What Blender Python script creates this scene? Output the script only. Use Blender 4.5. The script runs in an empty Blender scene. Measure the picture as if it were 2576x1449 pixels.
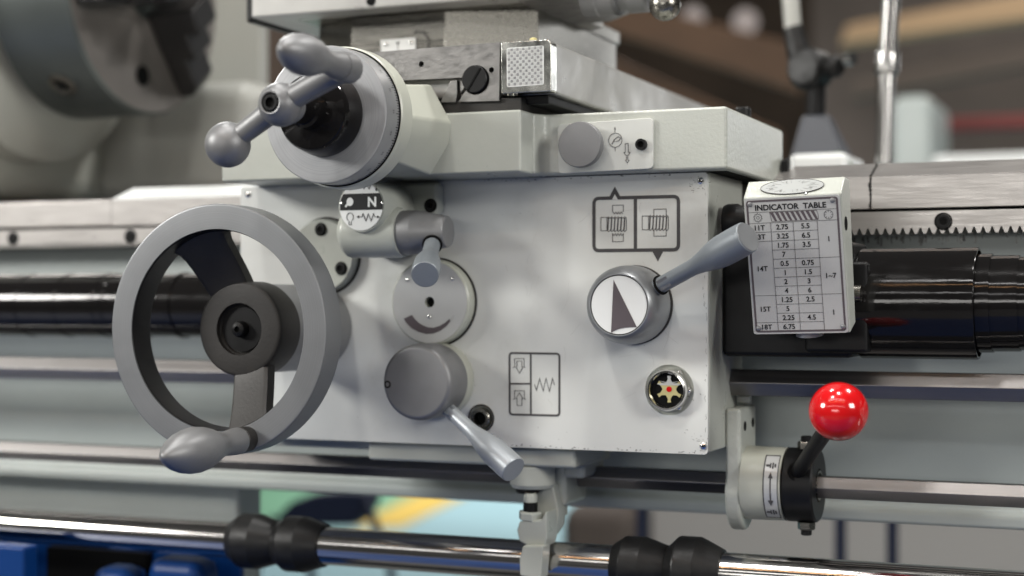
import bpy, bmesh, math, random
from mathutils import Vector, Matrix
random.seed(7)
sc = bpy.context.scene
col = sc.collection

# ------------------------------------------------------------------ camera
F, TH, CX, CY, CAMD = 3976.0, math.radians(22.65), 1288.0, 757.0, 1.15   # focal in 2576-px units
SN, CS = math.sin(TH), math.cos(TH)
cam_d = bpy.data.cameras.new('camera'); cam = bpy.data.objects.new('camera', cam_d); col.objects.link(cam)
cam.location = (0, -CAMD, 0); cam.rotation_euler = (math.radians(90), 0, TH)
cam_d.sensor_width = 36.0; cam_d.lens = F / 2576.0 * 36.0
cam_d.shift_y = (CY - 724.5) / 2576.0
cam_d.clip_start = 0.02; cam_d.clip_end = 200
cam_d.dof.use_dof = True; cam_d.dof.focus_distance = 1.145; cam_d.dof.aperture_fstop = 3.3
cam_d.dof.aperture_blades = 0
sc.camera = cam

# ------------------------------------------------------------------ world and lamps
W = bpy.data.worlds.new('World'); sc.world = W; W.use_nodes = True
bgn = W.node_tree.nodes['Background']; bgn.inputs[0].default_value = (1.0, 1.0, 0.97, 1); bgn.inputs[1].default_value = 0.045

def area(name, loc, target, sx, sy, power, color=(1, 0.97, 0.93), shape='RECTANGLE', spread=180):
    l = bpy.data.lights.new(name, 'AREA'); l.shape = shape; l.size = sx; l.size_y = sy; l.energy = power; l.color = color
    l.spread = math.radians(spread)
    o = bpy.data.objects.new(name, l); col.objects.link(o); o.location = loc
    o.rotation_euler = (Vector(target) - Vector(loc)).to_track_quat('-Z', 'Y').to_euler()
    return o
AIM = (-0.4, 0, 0)
WARM = (1.0, 0.985, 0.95)
area('window_light', (-3.35, -2.15, 1.30), AIM, 0.85, 0.75, 114, (1.0, 0.985, 0.94))
area('window_light', (2.40, -1.15, 1.05), AIM, 1.0, 0.8, 52, (1.0, 0.985, 0.94))
area('front_fill', (-0.45, -5.0, 0.45), AIM, 2.2, 0.50, 27, (1.0, 0.985, 0.94))  # added fill strip in front, mirrored as brightness in the right way face
area('rear_window', (1.25, 5.2, 1.0), AIM, 0.9, 0.9, 8, (0.97, 0.99, 1.0))
area('overhead_light', (-0.10, -0.55, 2.6), AIM, 0.26, 0.26, 26, WARM, 'DISK')
area('overhead_light', (-1.15, 0.25, 2.6), AIM, 0.26, 0.26, 24, WARM, 'DISK')
area('overhead_light', (-0.95, -1.35, 2.3), AIM, 0.26, 0.26, 20, WARM, 'DISK')
area('overhead_light', (0.85, 0.9, 2.5), AIM, 0.30, 0.30, 40, WARM, 'DISK')
area('overhead_light', (-3.65, 3.35, 2.5), (-0.9, 0.15, 0.1), 1.2, 1.2, 90, (1.0, 0.995, 0.97), 'DISK')  # added light, meant to brighten the left way bevel by reflection
area('overhead_light', (0.6, 5.0, 3.6), (0.2, 7.0, -1.0), 1.2, 1.2, 125, (1.0, 0.94, 0.87), 'DISK')  # added light to lift the background at the back of the shed
area('overhead_light', (-3.0, 6.4, 2.6), (-2.9, 6.8, -1.0), 1.2, 1.2, 88, (1.0, 0.97, 0.94), 'DISK', 100)  # added light aimed down to brighten the painted floor behind
area('tube_lamp', (-0.3, -1.9, 2.2), AIM, 3.2, 0.10, 16, (1.0, 0.99, 0.97))
area('window_row', (-0.4, -4.2, 1.75), AIM, 6.5, 0.20, 20, (1.0, 0.99, 0.97))
area('amber_streak_light', (-0.2, -2.6, 2.2), AIM, 4.0, 0.06, 9, (1.0, 0.55, 0.25))  # added amber strip, stands in for an orange crane beam mirrored in the steel

sc.view_settings.view_transform = 'Standard'; sc.view_settings.look = 'None'
sc.view_settings.exposure = 0.0; sc.view_settings.gamma = 1.0
sc.render.engine = 'CYCLES'
sc.cycles.use_denoising = True
sc.cycles.max_bounces = 8
sc.cycles.sample_clamp_indirect = 6.0

# ------------------------------------------------------------------ projection helpers (photo pixel + depth -> point)
def un(px, py, Y):
    a = (px - CX) / F; b = -(py - CY) / F
    t = (Y + CAMD) / (CS + SN * a)
    return Vector((t * (-SN + CS * a), Y, t * b))
def und(px, py, d):
    a = (px - CX) / F; b = -(py - CY) / F
    return Vector((d * (-SN + CS * a), -CAMD + d * (CS + SN * a), d * b))
def depth(p): return -SN * p[0] + CS * (p[1] + CAMD)
def X_(px, Y): return un(px, 0, Y)[0]
def Z_(px, py, Y): return un(px, py, Y)[2]

# ------------------------------------------------------------------ materials
def mat(name, colr, rough=0.5, metal=0.0, bump=0.0, bscale=300, var=0.0, vscale=30, rvar=0.0, stretch=(1, 1, 1),
        coat=0.0, dirt=0.0, dirtcol=(0.05, 0.045, 0.04), dscale=18, dthr=0.62, emit=None, estr=1.0, spec=0.5, aniso=0.0, bdet=4, speck=0.0, turn=None):
    m = bpy.data.materials.new(name); m.use_nodes = True
    nt = m.node_tree; N = nt.nodes; L = nt.links
    b = N['Principled BSDF']
    b.inputs['Base Color'].default_value = (*colr, 1); b.inputs['Roughness'].default_value = rough
    b.inputs['Metallic'].default_value = metal; b.inputs['Specular IOR Level'].default_value = spec
    if coat: b.inputs['Coat Weight'].default_value = coat; b.inputs['Coat Roughness'].default_value = 0.15
    if aniso: b.inputs['Anisotropic'].default_value = aniso
    if emit: b.inputs['Emission Color'].default_value = (*emit, 1); b.inputs['Emission Strength'].default_value = estr
    tc = N.new('ShaderNodeTexCoord'); mp = N.new('ShaderNodeMapping'); mp.inputs['Scale'].default_value = stretch
    geo = N.new('ShaderNodeNewGeometry')
    L.new(geo.outputs['Position'], mp.inputs['Vector'])
    def noise(s, d=4, rough_=0.6):
        n = N.new('ShaderNodeTexNoise'); n.inputs['Scale'].default_value = s; n.inputs['Detail'].default_value = d
        n.inputs['Roughness'].default_value = rough_
        L.new(mp.outputs[0], n.inputs['Vector']); return n
    csock = None
    if var:
        n = noise(vscale, 6)
        r = N.new('ShaderNodeMapRange'); r.inputs[1].default_value = 0.25; r.inputs[2].default_value = 0.75
        r.inputs[3].default_value = 1 - var; r.inputs[4].default_value = 1 + var * 0.6
        L.new(n.outputs[0], r.inputs[0])
        mx = N.new('ShaderNodeVectorMath'); mx.operation = 'SCALE'; mx.inputs[0].default_value = colr
        L.new(r.outputs[0], mx.inputs['Scale']); csock = mx.outputs[0]
    if turn:                                     # concentric tool marks about an axis along Y
        sp_ = N.new('ShaderNodeSeparateXYZ'); L.new(geo.outputs['Position'], sp_.inputs[0])
        cb_ = N.new('ShaderNodeCombineXYZ'); L.new(sp_.outputs[0], cb_.inputs[0]); L.new(sp_.outputs[2], cb_.inputs[1])
        ds_ = N.new('ShaderNodeVectorMath'); ds_.operation = 'DISTANCE'; L.new(cb_.outputs[0], ds_.inputs[0]); ds_.inputs[1].default_value = (turn[0], turn[1], 0)
        tn_ = N.new('ShaderNodeTexNoise'); tn_.noise_dimensions = '1D'; tn_.inputs['Scale'].default_value = 1300; tn_.inputs['Detail'].default_value = 5
        L.new(ds_.outputs['Value'], tn_.inputs['W'])
        r = N.new('ShaderNodeMapRange'); r.inputs[1].default_value = 0.3; r.inputs[2].default_value = 0.7
        r.inputs[3].default_value = 0.90; r.inputs[4].default_value = 1.08
        L.new(tn_.outputs[0], r.inputs[0])
        mx2 = N.new('ShaderNodeVectorMath'); mx2.operation = 'SCALE'
        if csock: L.new(csock, mx2.inputs[0])
        else: mx2.inputs[0].default_value = colr
        L.new(r.outputs[0], mx2.inputs['Scale']); csock = mx2.outputs[0]
    def layer(fac_sock, dc):
        nonlocal csock
        mm = N.new('ShaderNodeMix'); mm.data_type = 'RGBA'
        L.new(fac_sock, mm.inputs[0])
        if csock: L.new(csock, mm.inputs[6])
        else: mm.inputs[6].default_value = (*colr, 1)
        mm.inputs[7].default_value = (*dc, 1); csock = mm.outputs[2]
    if dirt:
        n = noise(dscale, 8, 0.7)
        r = N.new('ShaderNodeMapRange'); r.inputs[1].default_value = dthr; r.inputs[2].default_value = dthr + 0.16
        r.inputs[3].default_value = 0; r.inputs[4].default_value = dirt
        L.new(n.outputs[0], r.inputs[0]); layer(r.outputs[0], dirtcol)
    if speck:
        v = N.new('ShaderNodeTexVoronoi'); v.inputs['Scale'].default_value = 170
        L.new(mp.outputs[0], v.inputs['Vector'])
        r = N.new('ShaderNodeMapRange'); r.inputs[1].default_value = 0.03; r.inputs[2].default_value = 0.075
        r.inputs[3].default_value = 1; r.inputs[4].default_value = 0
        L.new(v.outputs['Distance'], r.inputs[0])
        n = noise(26, 2)
        r2 = N.new('ShaderNodeMapRange'); r2.inputs[1].default_value = 0.54; r2.inputs[2].default_value = 0.62
        r2.inputs[3].default_value = 0; r2.inputs[4].default_value = speck
        L.new(n.outputs[0], r2.inputs[0])
        mu = N.new('ShaderNodeMath'); mu.operation = 'MULTIPLY'; L.new(r.outputs[0], mu.inputs[0]); L.new(r2.outputs[0], mu.inputs[1])
        layer(mu.outputs[0], (0.04, 0.04, 0.035))
    if csock: L.new(csock, b.inputs['Base Color'])
    if rvar:
        n = noise(vscale * 1.7, 6)
        r = N.new('ShaderNodeMapRange'); r.inputs[1].default_value = 0.3; r.inputs[2].default_value = 0.7
        r.inputs[3].default_value = max(0.02, rough - rvar); r.inputs[4].default_value = min(1, rough + rvar)
        L.new(n.outputs[0], r.inputs[0]); L.new(r.outputs[0], b.inputs['Roughness'])
    if bump:
        n = noise(bscale, bdet)
        bp = N.new('ShaderNodeBump'); bp.inputs['Strength'].default_value = bump; bp.inputs['Distance'].default_value = 0.001
        L.new(n.outputs[0], bp.inputs['Height']); L.new(bp.outputs[0], b.inputs['Normal'])
    return m

M = {}
M['levbright'] = mat('pale satin lever', (0.36, 0.385, 0.41), 0.40, metal=0.35, var=0.05, vscale=50, bump=0.05, bscale=700, dirt=0.12, dirtcol=(0.2, 0.2, 0.2), dscale=40)
M['panel'] = mat('panel paint', (0.63, 0.64, 0.615), 0.36, var=0.05, vscale=14, rvar=0.08, bump=0.05, bscale=60, dirt=0.28, dirtcol=(0.38, 0.365, 0.32), dscale=8, dthr=0.55, speck=0.9)
M['paint'] = mat('grey white machine enamel', (0.42, 0.435, 0.395), 0.32, var=0.06, vscale=20, rvar=0.06, bump=0.12, bscale=160, bdet=2, dirt=0.18, dirtcol=(0.28, 0.27, 0.21), dscale=20)
M['hammer'] = mat('hammered enamel', (0.425, 0.44, 0.40), 0.28, var=0.05, vscale=20, bump=0.28, bscale=330, bdet=2, dirt=0.14, dirtcol=(0.27, 0.26, 0.19), dscale=16)
M['cream'] = mat('cream enamel', (0.44, 0.45, 0.39), 0.32, var=0.05, vscale=20, bump=0.08, bscale=120)
M['bed'] = mat('teal grey bed paint', (0.47, 0.515, 0.50), 0.42, var=0.08, vscale=8, bump=0.12, bscale=180)
M['alu'] = mat('satin cast aluminium', (0.27, 0.278, 0.288), 0.36, metal=0.65, var=0.06, vscale=45, rvar=0.06, bump=0.05, bscale=900, dirt=0.22, dirtcol=(0.12, 0.118, 0.115), dscale=60, dthr=0.66)
M['aludull'] = mat('dull grey lever metal', (0.215, 0.216, 0.220), 0.46, metal=0.45, var=0.08, vscale=40, rvar=0.06, bump=0.08, bscale=700, dirt=0.22, dirtcol=(0.10, 0.095, 0.09), dscale=34)
M['levpaint'] = mat('blue grey lever', (0.225, 0.248, 0.268), 0.44, metal=0.25, var=0.05, vscale=50, bump=0.05, bscale=700, dirt=0.15, dirtcol=(0.15, 0.14, 0.13), dscale=40)
_w = un(542, 830, -.15); _d = un(818, 288, -.165); _k = un(1047, 962, -.046)
M['rim'] = mat('turned wheel rim', (0.205, 0.211, 0.218), 0.40, metal=0.50, var=0.03, vscale=30, rvar=0.03, bump=0.04, bscale=900, dirt=0.25, dirtcol=(0.10, 0.098, 0.095), dscale=60, dthr=0.66, turn=(_w.x, _w.z))
M['dialturn'] = mat('turned dial', (0.34, 0.345, 0.355), 0.40, metal=0.60, var=0.06, vscale=45, rvar=0.05, turn=(_d.x, _d.z))
M['dial'] = mat('matt chrome dial', (0.25, 0.253, 0.26), 0.42, metal=0.55, var=0.08, vscale=50, rvar=0.10, bump=0.04, bscale=900)
M['casting'] = mat('dark iron casting', (0.021, 0.019, 0.0175), 0.52, metal=0.15, var=0.25, vscale=50, bump=0.18, bscale=380, dirt=0.4, dirtcol=(0.055, 0.042, 0.030), dscale=28)
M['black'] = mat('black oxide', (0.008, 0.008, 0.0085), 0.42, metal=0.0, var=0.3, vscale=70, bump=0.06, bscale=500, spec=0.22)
M['blackgloss'] = mat('oily black steel', (0.014, 0.013, 0.013), 0.10, metal=0.45, rvar=0.05, vscale=50, bump=0.08, bscale=120, stretch=(0.4, 1, 1), dirt=0.25, dirtcol=(0.055, 0.055, 0.06), dscale=70, dthr=0.62)
M['rubber'] = mat('black rubber', (0.010, 0.0098, 0.0098), 0.42, var=0.3, vscale=60, rvar=0.1, bump=0.15, bscale=420, dirt=0.15, dirtcol=(0.03, 0.028, 0.025), dscale=50, spec=0.3)
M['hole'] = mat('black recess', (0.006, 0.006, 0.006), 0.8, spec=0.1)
M['steel'] = mat('ground steel', (0.25, 0.24, 0.215), 0.27, metal=1.0, var=0.09, vscale=20, rvar=0.08, bump=0.06, bscale=30, stretch=(1, 30, 30), dirt=0.20, dirtcol=(0.2, 0.18, 0.15), dscale=14)
M['way'] = mat('scraped way steel', (0.40, 0.38, 0.366), 0.36, metal=0.75, var=0.08, vscale=60, rvar=0.10, bump=0.10, bscale=50, stretch=(0.3, 8, 8))
M['slide'] = mat('pale grey slide paint', (0.36, 0.355, 0.34), 0.36, metal=0.25, var=0.10, vscale=16, rvar=0.10, bump=0.05, bscale=60, dirt=0.5, dirtcol=(0.14, 0.13, 0.12), dscale=22, dthr=0.64)
M['barsteel'] = mat('pitted iron bar', (0.23, 0.225, 0.22), 0.40, metal=0.9, var=0.20, vscale=60, rvar=0.12, bump=0.22, bscale=240, stretch=(1, 1, 2), speck=0.9, dirt=0.3, dirtcol=(0.1, 0.1, 0.1), dscale=40)
M['chrome'] = mat('polished chrome', (0.80, 0.79, 0.77), 0.10, metal=1.0, rvar=0.05, vscale=30, bump=0.04, bscale=60)
M['capchrome'] = mat('brushed chrome cap', (0.70, 0.70, 0.66), 0.20, metal=1.0, rvar=0.08, vscale=40, bump=0.10, bscale=40, dirt=0.25, dirtcol=(0.42, 0.40, 0.28), dscale=26)
M['rod'] = mat('polished round bar', (0.62, 0.60, 0.58), 0.13, metal=1.0, rvar=0.04, vscale=30, bump=0.03, bscale=20, stretch=(0.2, 4, 4))
M['waybright'] = mat('polished hardened way', (0.74, 0.74, 0.73), 0.24, metal=1.0, rvar=0.05, vscale=20)
M['dialmark'] = mat('faded print', (0.16, 0.16, 0.155), 0.5)
M['dialface'] = mat('grey dial face', (0.32, 0.33, 0.325), 0.35)
M['hexrod'] = mat('drawn hex bar', (0.24, 0.228, 0.222), 0.36, metal=1.0, var=0.10, vscale=12, rvar=0.06, bump=0.08, bscale=40, stretch=(0.1, 10, 10))
M['ink'] = mat('dark grey print', (0.075, 0.072, 0.074), 0.5, var=0.12, vscale=80, spec=0.2)
M['purple'] = mat('plum grey print', (0.095, 0.080, 0.088), 0.5, var=0.10, vscale=60, spec=0.2)
M['blackink'] = mat('black print', (0.014, 0.014, 0.015), 0.5, spec=0.2)
M['label'] = mat('label white', (0.70, 0.71, 0.70), 0.30, var=0.03, vscale=40)
M['plate'] = mat('silver label plate', (0.50, 0.505, 0.50), 0.34, metal=0.25, var=0.05, vscale=40, dirt=0.12, dirtcol=(0.35, 0.34, 0.32), dscale=40)
M['plugplate'] = mat('pump plate paint', (0.56, 0.57, 0.54), 0.32, var=0.06, vscale=40, dirt=0.35, dirtcol=(0.2, 0.19, 0.16), dscale=44, dthr=0.64)
M['red'] = mat('red ball enamel', (0.56, 0.006, 0.008), 0.13, coat=0.5, rvar=0.07, vscale=60, bump=0.015, bscale=200)
M['redpaint'] = mat('red paint', (0.17, 0.024, 0.020), 0.6, var=0.3, vscale=3)
M['brass'] = mat('pale brass star', (0.62, 0.55, 0.27), 0.3, metal=0.35)
M['silver'] = mat('silver star tip', (0.62, 0.62, 0.60), 0.3, metal=0.5)
M['glass'] = mat('sight lens', (0.02, 0.02, 0.02), 0.04)
M['blue'] = mat('deep blue enamel', (0.002, 0.034, 0.155), 0.4, var=0.12, vscale=9, spec=0.25)
M['navy'] = mat('navy chair', (0.006, 0.011, 0.035), 0.5)
M['chuck'] = mat('dark chuck steel', (0.105, 0.118, 0.113), 0.42, metal=0.6, var=0.15, vscale=8)
M['chuckface'] = mat('ground chuck face', (0.27, 0.245, 0.225), 0.42, metal=0.7, var=0.1, vscale=12)
M['jaw'] = mat('black jaw steel', (0.018, 0.017, 0.017), 0.4, metal=0.4)
M['guard'] = mat('grey beige guard', (0.36, 0.36, 0.333), 0.45, var=0.05, vscale=3)
M['head'] = mat('headstock paint', (0.45, 0.455, 0.41), 0.4, var=0.12, vscale=4)
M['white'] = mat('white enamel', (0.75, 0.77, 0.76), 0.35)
M['brown'] = mat('brown shed wall', (0.085, 0.055, 0.038), 0.8, var=0.45, vscale=0.9)
M['tan'] = mat('tan board', (0.46, 0.31, 0.18), 0.7, var=0.15, vscale=2)
M['rust'] = mat('rust orange steel', (0.13, 0.070, 0.038), 0.7, var=0.3, vscale=3)
M['mauve'] = mat('mauve grey sheet', (0.085, 0.066, 0.056), 0.7, var=0.3, vscale=1.6)
M['bluegrey'] = mat('blue grey stand', (0.045, 0.049, 0.060), 0.5)
M['pipe'] = mat('dull chrome pipe', (0.42, 0.41, 0.40), 0.24, metal=1.0)
M['concrete'] = mat('grey concrete', (0.13, 0.13, 0.135), 0.6, var=0.2, vscale=2)
M['floor'] = mat('teal painted floor', (0.27, 0.43, 0.48), 0.5, var=0.08, vscale=1.5)
M['floorgreen'] = mat('green floor paint', (0.17, 0.36, 0.24), 0.5)
M['yellow'] = mat('yellow floor line', (0.60, 0.43, 0.10), 0.5)
M['greywall'] = mat('warm grey panel', (0.33, 0.315, 0.305), 0.6)
M['beamgrey'] = mat('dull beam', (0.098, 0.076, 0.062), 0.7)
M['grease'] = mat('thin dark grease', (0.16, 0.165, 0.155), 0.3, var=0.4, vscale=200)
M['scratch'] = mat('dull scratch', (0.42, 0.415, 0.39), 0.5)
M['bokeh'] = mat('lamp glow', (0.02, 0.02, 0.02), 0.9, emit=(1.0, 0.86, 0.80), estr=0.34, spec=0.0)
M['greencloth'] = mat('green rag', (0.10, 0.16, 0.05), 0.8)

# ------------------------------------------------------------------ mesh builder
ROOT = {}
class MB:
    def __init__(s): s.v = []; s.f = []
    def add(s, vs, fs):
        n = len(s.v); s.v += [tuple(v) for v in vs]; s.f += [tuple(i + n for i in f) for f in fs]; return s
    def box(s, x0, x1, y0, y1, z0, z1):
        vs = [(x, y, z) for z in (z0, z1) for y in (y0, y1) for x in (x0, x1)]
        return s.add(vs, [(0, 2, 3, 1), (4, 5, 7, 6), (0, 1, 5, 4), (2, 6, 7, 3), (0, 4, 6, 2), (1, 3, 7, 5)])
    def obox(s, c, ax, ay, az, hx, hy, hz):
        c = Vector(c); ax, ay, az = Vector(ax).normalized(), Vector(ay).normalized(), Vector(az).normalized()
        vs = [c + ax * hx * i + ay * hy * j + az * hz * k for k in (-1, 1) for j in (-1, 1) for i in (-1, 1)]
        return s.add(vs, [(0, 2, 3, 1), (4, 5, 7, 6), (0, 1, 5, 4), (2, 6, 7, 3), (0, 4, 6, 2), (1, 3, 7, 5)])
    def prism(s, pts, ext):                      # polygon of 3D points, extruded by a vector
        n = len(pts); ext = Vector(ext)
        nor = Vector((0, 0, 0))
        for i in range(n): nor += Vector(pts[i]).cross(Vector(pts[(i + 1) % n]))
        if nor.dot(ext) > 0: pts = pts[::-1]
        vs = [Vector(p) for p in pts] + [Vector(p) + ext for p in pts]
        fs = [tuple(range(n)), tuple(range(2 * n - 1, n - 1, -1))] + [(i, i + n, (i + 1) % n + n, (i + 1) % n) for i in range(n)]
        return s.add(vs, fs)
    def loft(s, A, B):                           # two same-length loops, capped
        n = len(A)
        return s.add(list(A) + list(B), [tuple(range(n))[::-1], tuple(range(n, 2 * n))] + [(i, (i + 1) % n, (i + 1) % n + n, i + n) for i in range(n)])
    def lathe(s, prof, o, d, seg=48, sx=1.0, up=None, a0=0, a1=None):
        o = Vector(o); d = Vector(d).normalized()
        r = Vector(up) if up else Vector((0, 0, 1)) if abs(d.z) < 0.9 else Vector((1, 0, 0))
        e1 = (r - d * r.dot(d)).normalized(); e2 = d.cross(e1)
        rings = []; vs = []
        for (rad, h) in prof:
            if rad < 1e-7: rings.append([len(vs)]); vs.append(o + d * h)
            else:
                rings.append(list(range(len(vs), len(vs) + seg)))
                for k in range(seg):
                    a = 2 * math.pi * k / seg
                    vs.append(o + d * h + e1 * rad * math.cos(a) + e2 * rad * sx * math.sin(a))
        fs = []
        for A, B in zip(rings[:-1], rings[1:]):
            if len(A) == 1 and len(B) == 1: continue
            for k in range(seg):
                k2 = (k + 1) % seg
                if len(A) == 1: fs.append((A[0], B[k2], B[k])[::-1])
                elif len(B) == 1: fs.append((A[k], A[k2], B[0])[::1])
                else: fs.append((A[k], A[k2], B[k2], B[k]))
        return s.add(vs, fs)
    def tube(s, p, q, r0, r1=None, seg=32):
        p, q = Vector(p), Vector(q); L = (q - p).length
        return s.lathe([(0, 0), (r0, 0), (r1 or r0, L), (0, L)], p, q - p, seg)
    def sphere(s, c, r, seg=48, rings=24, ax=(0, 0, 1)):
        return s.lathe([(r * math.sin(math.pi * i / rings), -r * math.cos(math.pi * i / rings)) for i in range(rings + 1)], c, ax, seg)
    def mesh(s, name, root):
        off = ROOT.get(root, Vector((0, 0, 0)))
        me = bpy.data.meshes.new(name)
        me.from_pydata([(v[0] - off[0], v[1] - off[1], v[2] - off[2]) for v in s.v], [], s.f); me.update()
        bm = bmesh.new(); bm.from_mesh(me); bmesh.ops.recalc_face_normals(bm, faces=bm.faces); bm.to_mesh(me); bm.free()
        return me
    def build(s, name, m, parent=None, bevel=0.0, ang=34, seg=2, cut=None):
        root = parent
        while root is not None and root.parent is not None: root = root.parent
        me = s.mesh(name, root.name if root else None)
        o = bpy.data.objects.new(name, me); col.objects.link(o)
        me.materials.append(M[m])
        if parent is not None: o.parent = parent
        if cut:
            cm = bpy.data.objects.new('cutter', cut.mesh('cutter', root.name if root else None)); col.objects.link(cm)
            if parent is not None: cm.parent = parent
            bo = o.modifiers.new('cut', 'BOOLEAN'); bo.object = cm; bo.operation = 'DIFFERENCE'; bo.solver = 'EXACT'
            dg = bpy.context.evaluated_depsgraph_get(); dg.update()
            nm = bpy.data.meshes.new_from_object(o.evaluated_get(dg))
            o.modifiers.clear(); o.data = nm; me = nm
            bpy.data.objects.remove(cm)
            if not me.materials: me.materials.append(M[m])
        me.polygons.foreach_set('use_smooth', [True] * len(me.polygons))
        me.set_sharp_from_angle(angle=math.radians(ang))
        if not bevel:                            # large flat faces keep flat normals beside small chamfers
            wn = o.modifiers.new('normals', 'WEIGHTED_NORMAL'); wn.keep_sharp = True; wn.mode = 'FACE_AREA'; wn.weight = 80
        if bevel:
            b = o.modifiers.new('bevel', 'BEVEL'); b.width = bevel; b.segments = seg; b.limit_method = 'ANGLE'
            b.angle_limit = math.radians(32); b.harden_normals = True; b.use_clamp_overlap = True
        return o

def thing(name, label, cat, loc, group=None):
    o = bpy.data.objects.new(name, None); col.objects.link(o); o.location = loc
    o.empty_display_size = 0.02
    o['label'] = label; o['category'] = cat
    if group: o['group'] = group
    ROOT[o.name] = Vector(loc)
    return o
def tag(o, label, cat, group=None):
    o['label'] = label; o['category'] = cat
    if group: o['group'] = group
    return o
def structure(o): o['kind'] = 'structure'; return o

# ------------------------------------------------------------------ flat frames for prints
class Plane:
    def __init__(s, O, u, v):
        s.O = Vector(O); s.u = Vector(u).normalized(); s.v = Vector(v).normalized(); s.n = s.u.cross(s.v).normalized()
    def px(s, x, y):
        C = Vector((0, -CAMD, 0)); d = und(x, y, 1.0) - C
        t = (s.O - C).dot(s.n) / d.dot(s.n); q = C + d * t - s.O
        return (q.dot(s.u), q.dot(s.v))
    def pt(s, a, b, h=0.0): return s.O + s.u * a + s.v * b + s.n * h
def fill(mb, P, pts, h=0.00035, h0=0.00003):
    mb.prism([P.pt(a, b, h0) for a, b in pts], P.n * (h - h0)); return mb
def ribbon(mb, P, pts, w, h=0.00035, closed=False):
    pts = [Vector(p) for p in pts]; n = len(pts); Lp = []; Rp = []
    for i in range(n):
        if closed: a, b, c = pts[i - 1], pts[i], pts[(i + 1) % n]
        else: a, b, c = pts[max(i - 1, 0)], pts[i], pts[min(i + 1, n - 1)]
        d1 = (b - a).normalized() if (b - a).length > 1e-9 else (c - b).normalized()
        d2 = (c - b).normalized() if (c - b).length > 1e-9 else d1
        t = (d1 + d2); t = t.normalized() if t.length > 1e-6 else d1
        nn = Vector((-t.y, t.x)); k = 1.0 / max(0.35, nn.dot(Vector((-d1.y, d1.x))))
        Lp.append(b + nn * w / 2 * k); Rp.append(b - nn * w / 2 * k)
    m = n if closed else n - 1
    for i in range(m):
        j = (i + 1) % n
        fill(mb, P, [tuple(Lp[i]), tuple(Lp[j]), tuple(Rp[j]), tuple(Rp[i])], h)
    return mb
def circ(c, r, n=36, sy=1.0, a0=0.0, a1=2 * math.pi):
    return [(c[0] + r * math.cos(a0 + (a1 - a0) * i / n), c[1] + r * sy * math.sin(a0 + (a1 - a0) * i / n)) for i in range(n if abs(a1 - a0 - 2 * math.pi) < 1e-6 else n + 1)]
def rrect(x0, x1, y0, y1, r, n=6):
    o = []
    for cx, cy, a in ((x1 - r, y1 - r, 0), (x0 + r, y1 - r, 90), (x0 + r, y0 + r, 180), (x1 - r, y0 + r, 270)):
        for i in range(n + 1):
            t = math.radians(a + 90 * i / n); o.append((cx + r * math.cos(t), cy + r * math.sin(t)))
    return o
def quadrr(c4, r, n=5):     # rounded quadrilateral through 4 corners (2D), TL TR BR BL
    o = []
    c4 = [Vector(c) for c in c4]
    for i in range(4):
        a, b, c = c4[i - 1], c4[i], c4[(i + 1) % 4]
        p = b + (a - b).normalized() * r; q = b + (c - b).normalized() * r
        for k in range(n + 1):
            t = k / n; o.append(tuple((1 - t) ** 2 * p + 2 * t * (1 - t) * b + t * t * q))
    return o
def text_into(mb, P, s, c, h, wid=None, lift=0.0003, bold=0.0, rot=0.0, flipv=False):
    cu = bpy.data.curves.new('txt', 'FONT'); cu.body = s; cu.size = 1.0; cu.align_x = 'CENTER'; cu.align_y = 'CENTER'
    cu.resolution_u = 3; cu.offset = bold; cu.fill_mode = 'FRONT'
    o = bpy.data.objects.new('txt', cu); col.objects.link(o)
    dg = bpy.context.evaluated_depsgraph_get(); dg.update()
    me = bpy.data.meshes.new_from_object(o.evaluated_get(dg))
    vs = [v.co.copy() for v in me.vertices]
    x0, x1 = min(v.x for v in vs), max(v.x for v in vs); y0, y1 = min(v.y for v in vs), max(v.y for v in vs)
    cap = 0.70
    k = h / cap; kx = k if wid is None else wid / (x1 - x0)
    mx, my = (x0 + x1) / 2, (y0 + y1) / 2
    cr, sr = math.cos(rot), math.sin(rot)
    out = []
    for v in vs:
        a, b = (v.x - mx) * kx, (v.y - my) * k
        if flipv: a, b = -a, -b
        out.append(P.pt(c[0] + a * cr - b * sr, c[1] + a * sr + b * cr, lift))
    mb.add(out, [tuple(p.vertices) for p in me.polygons])
    bpy.data.objects.remove(o); bpy.data.curves.remove(cu); bpy.data.meshes.remove(me)
    return mb

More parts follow.
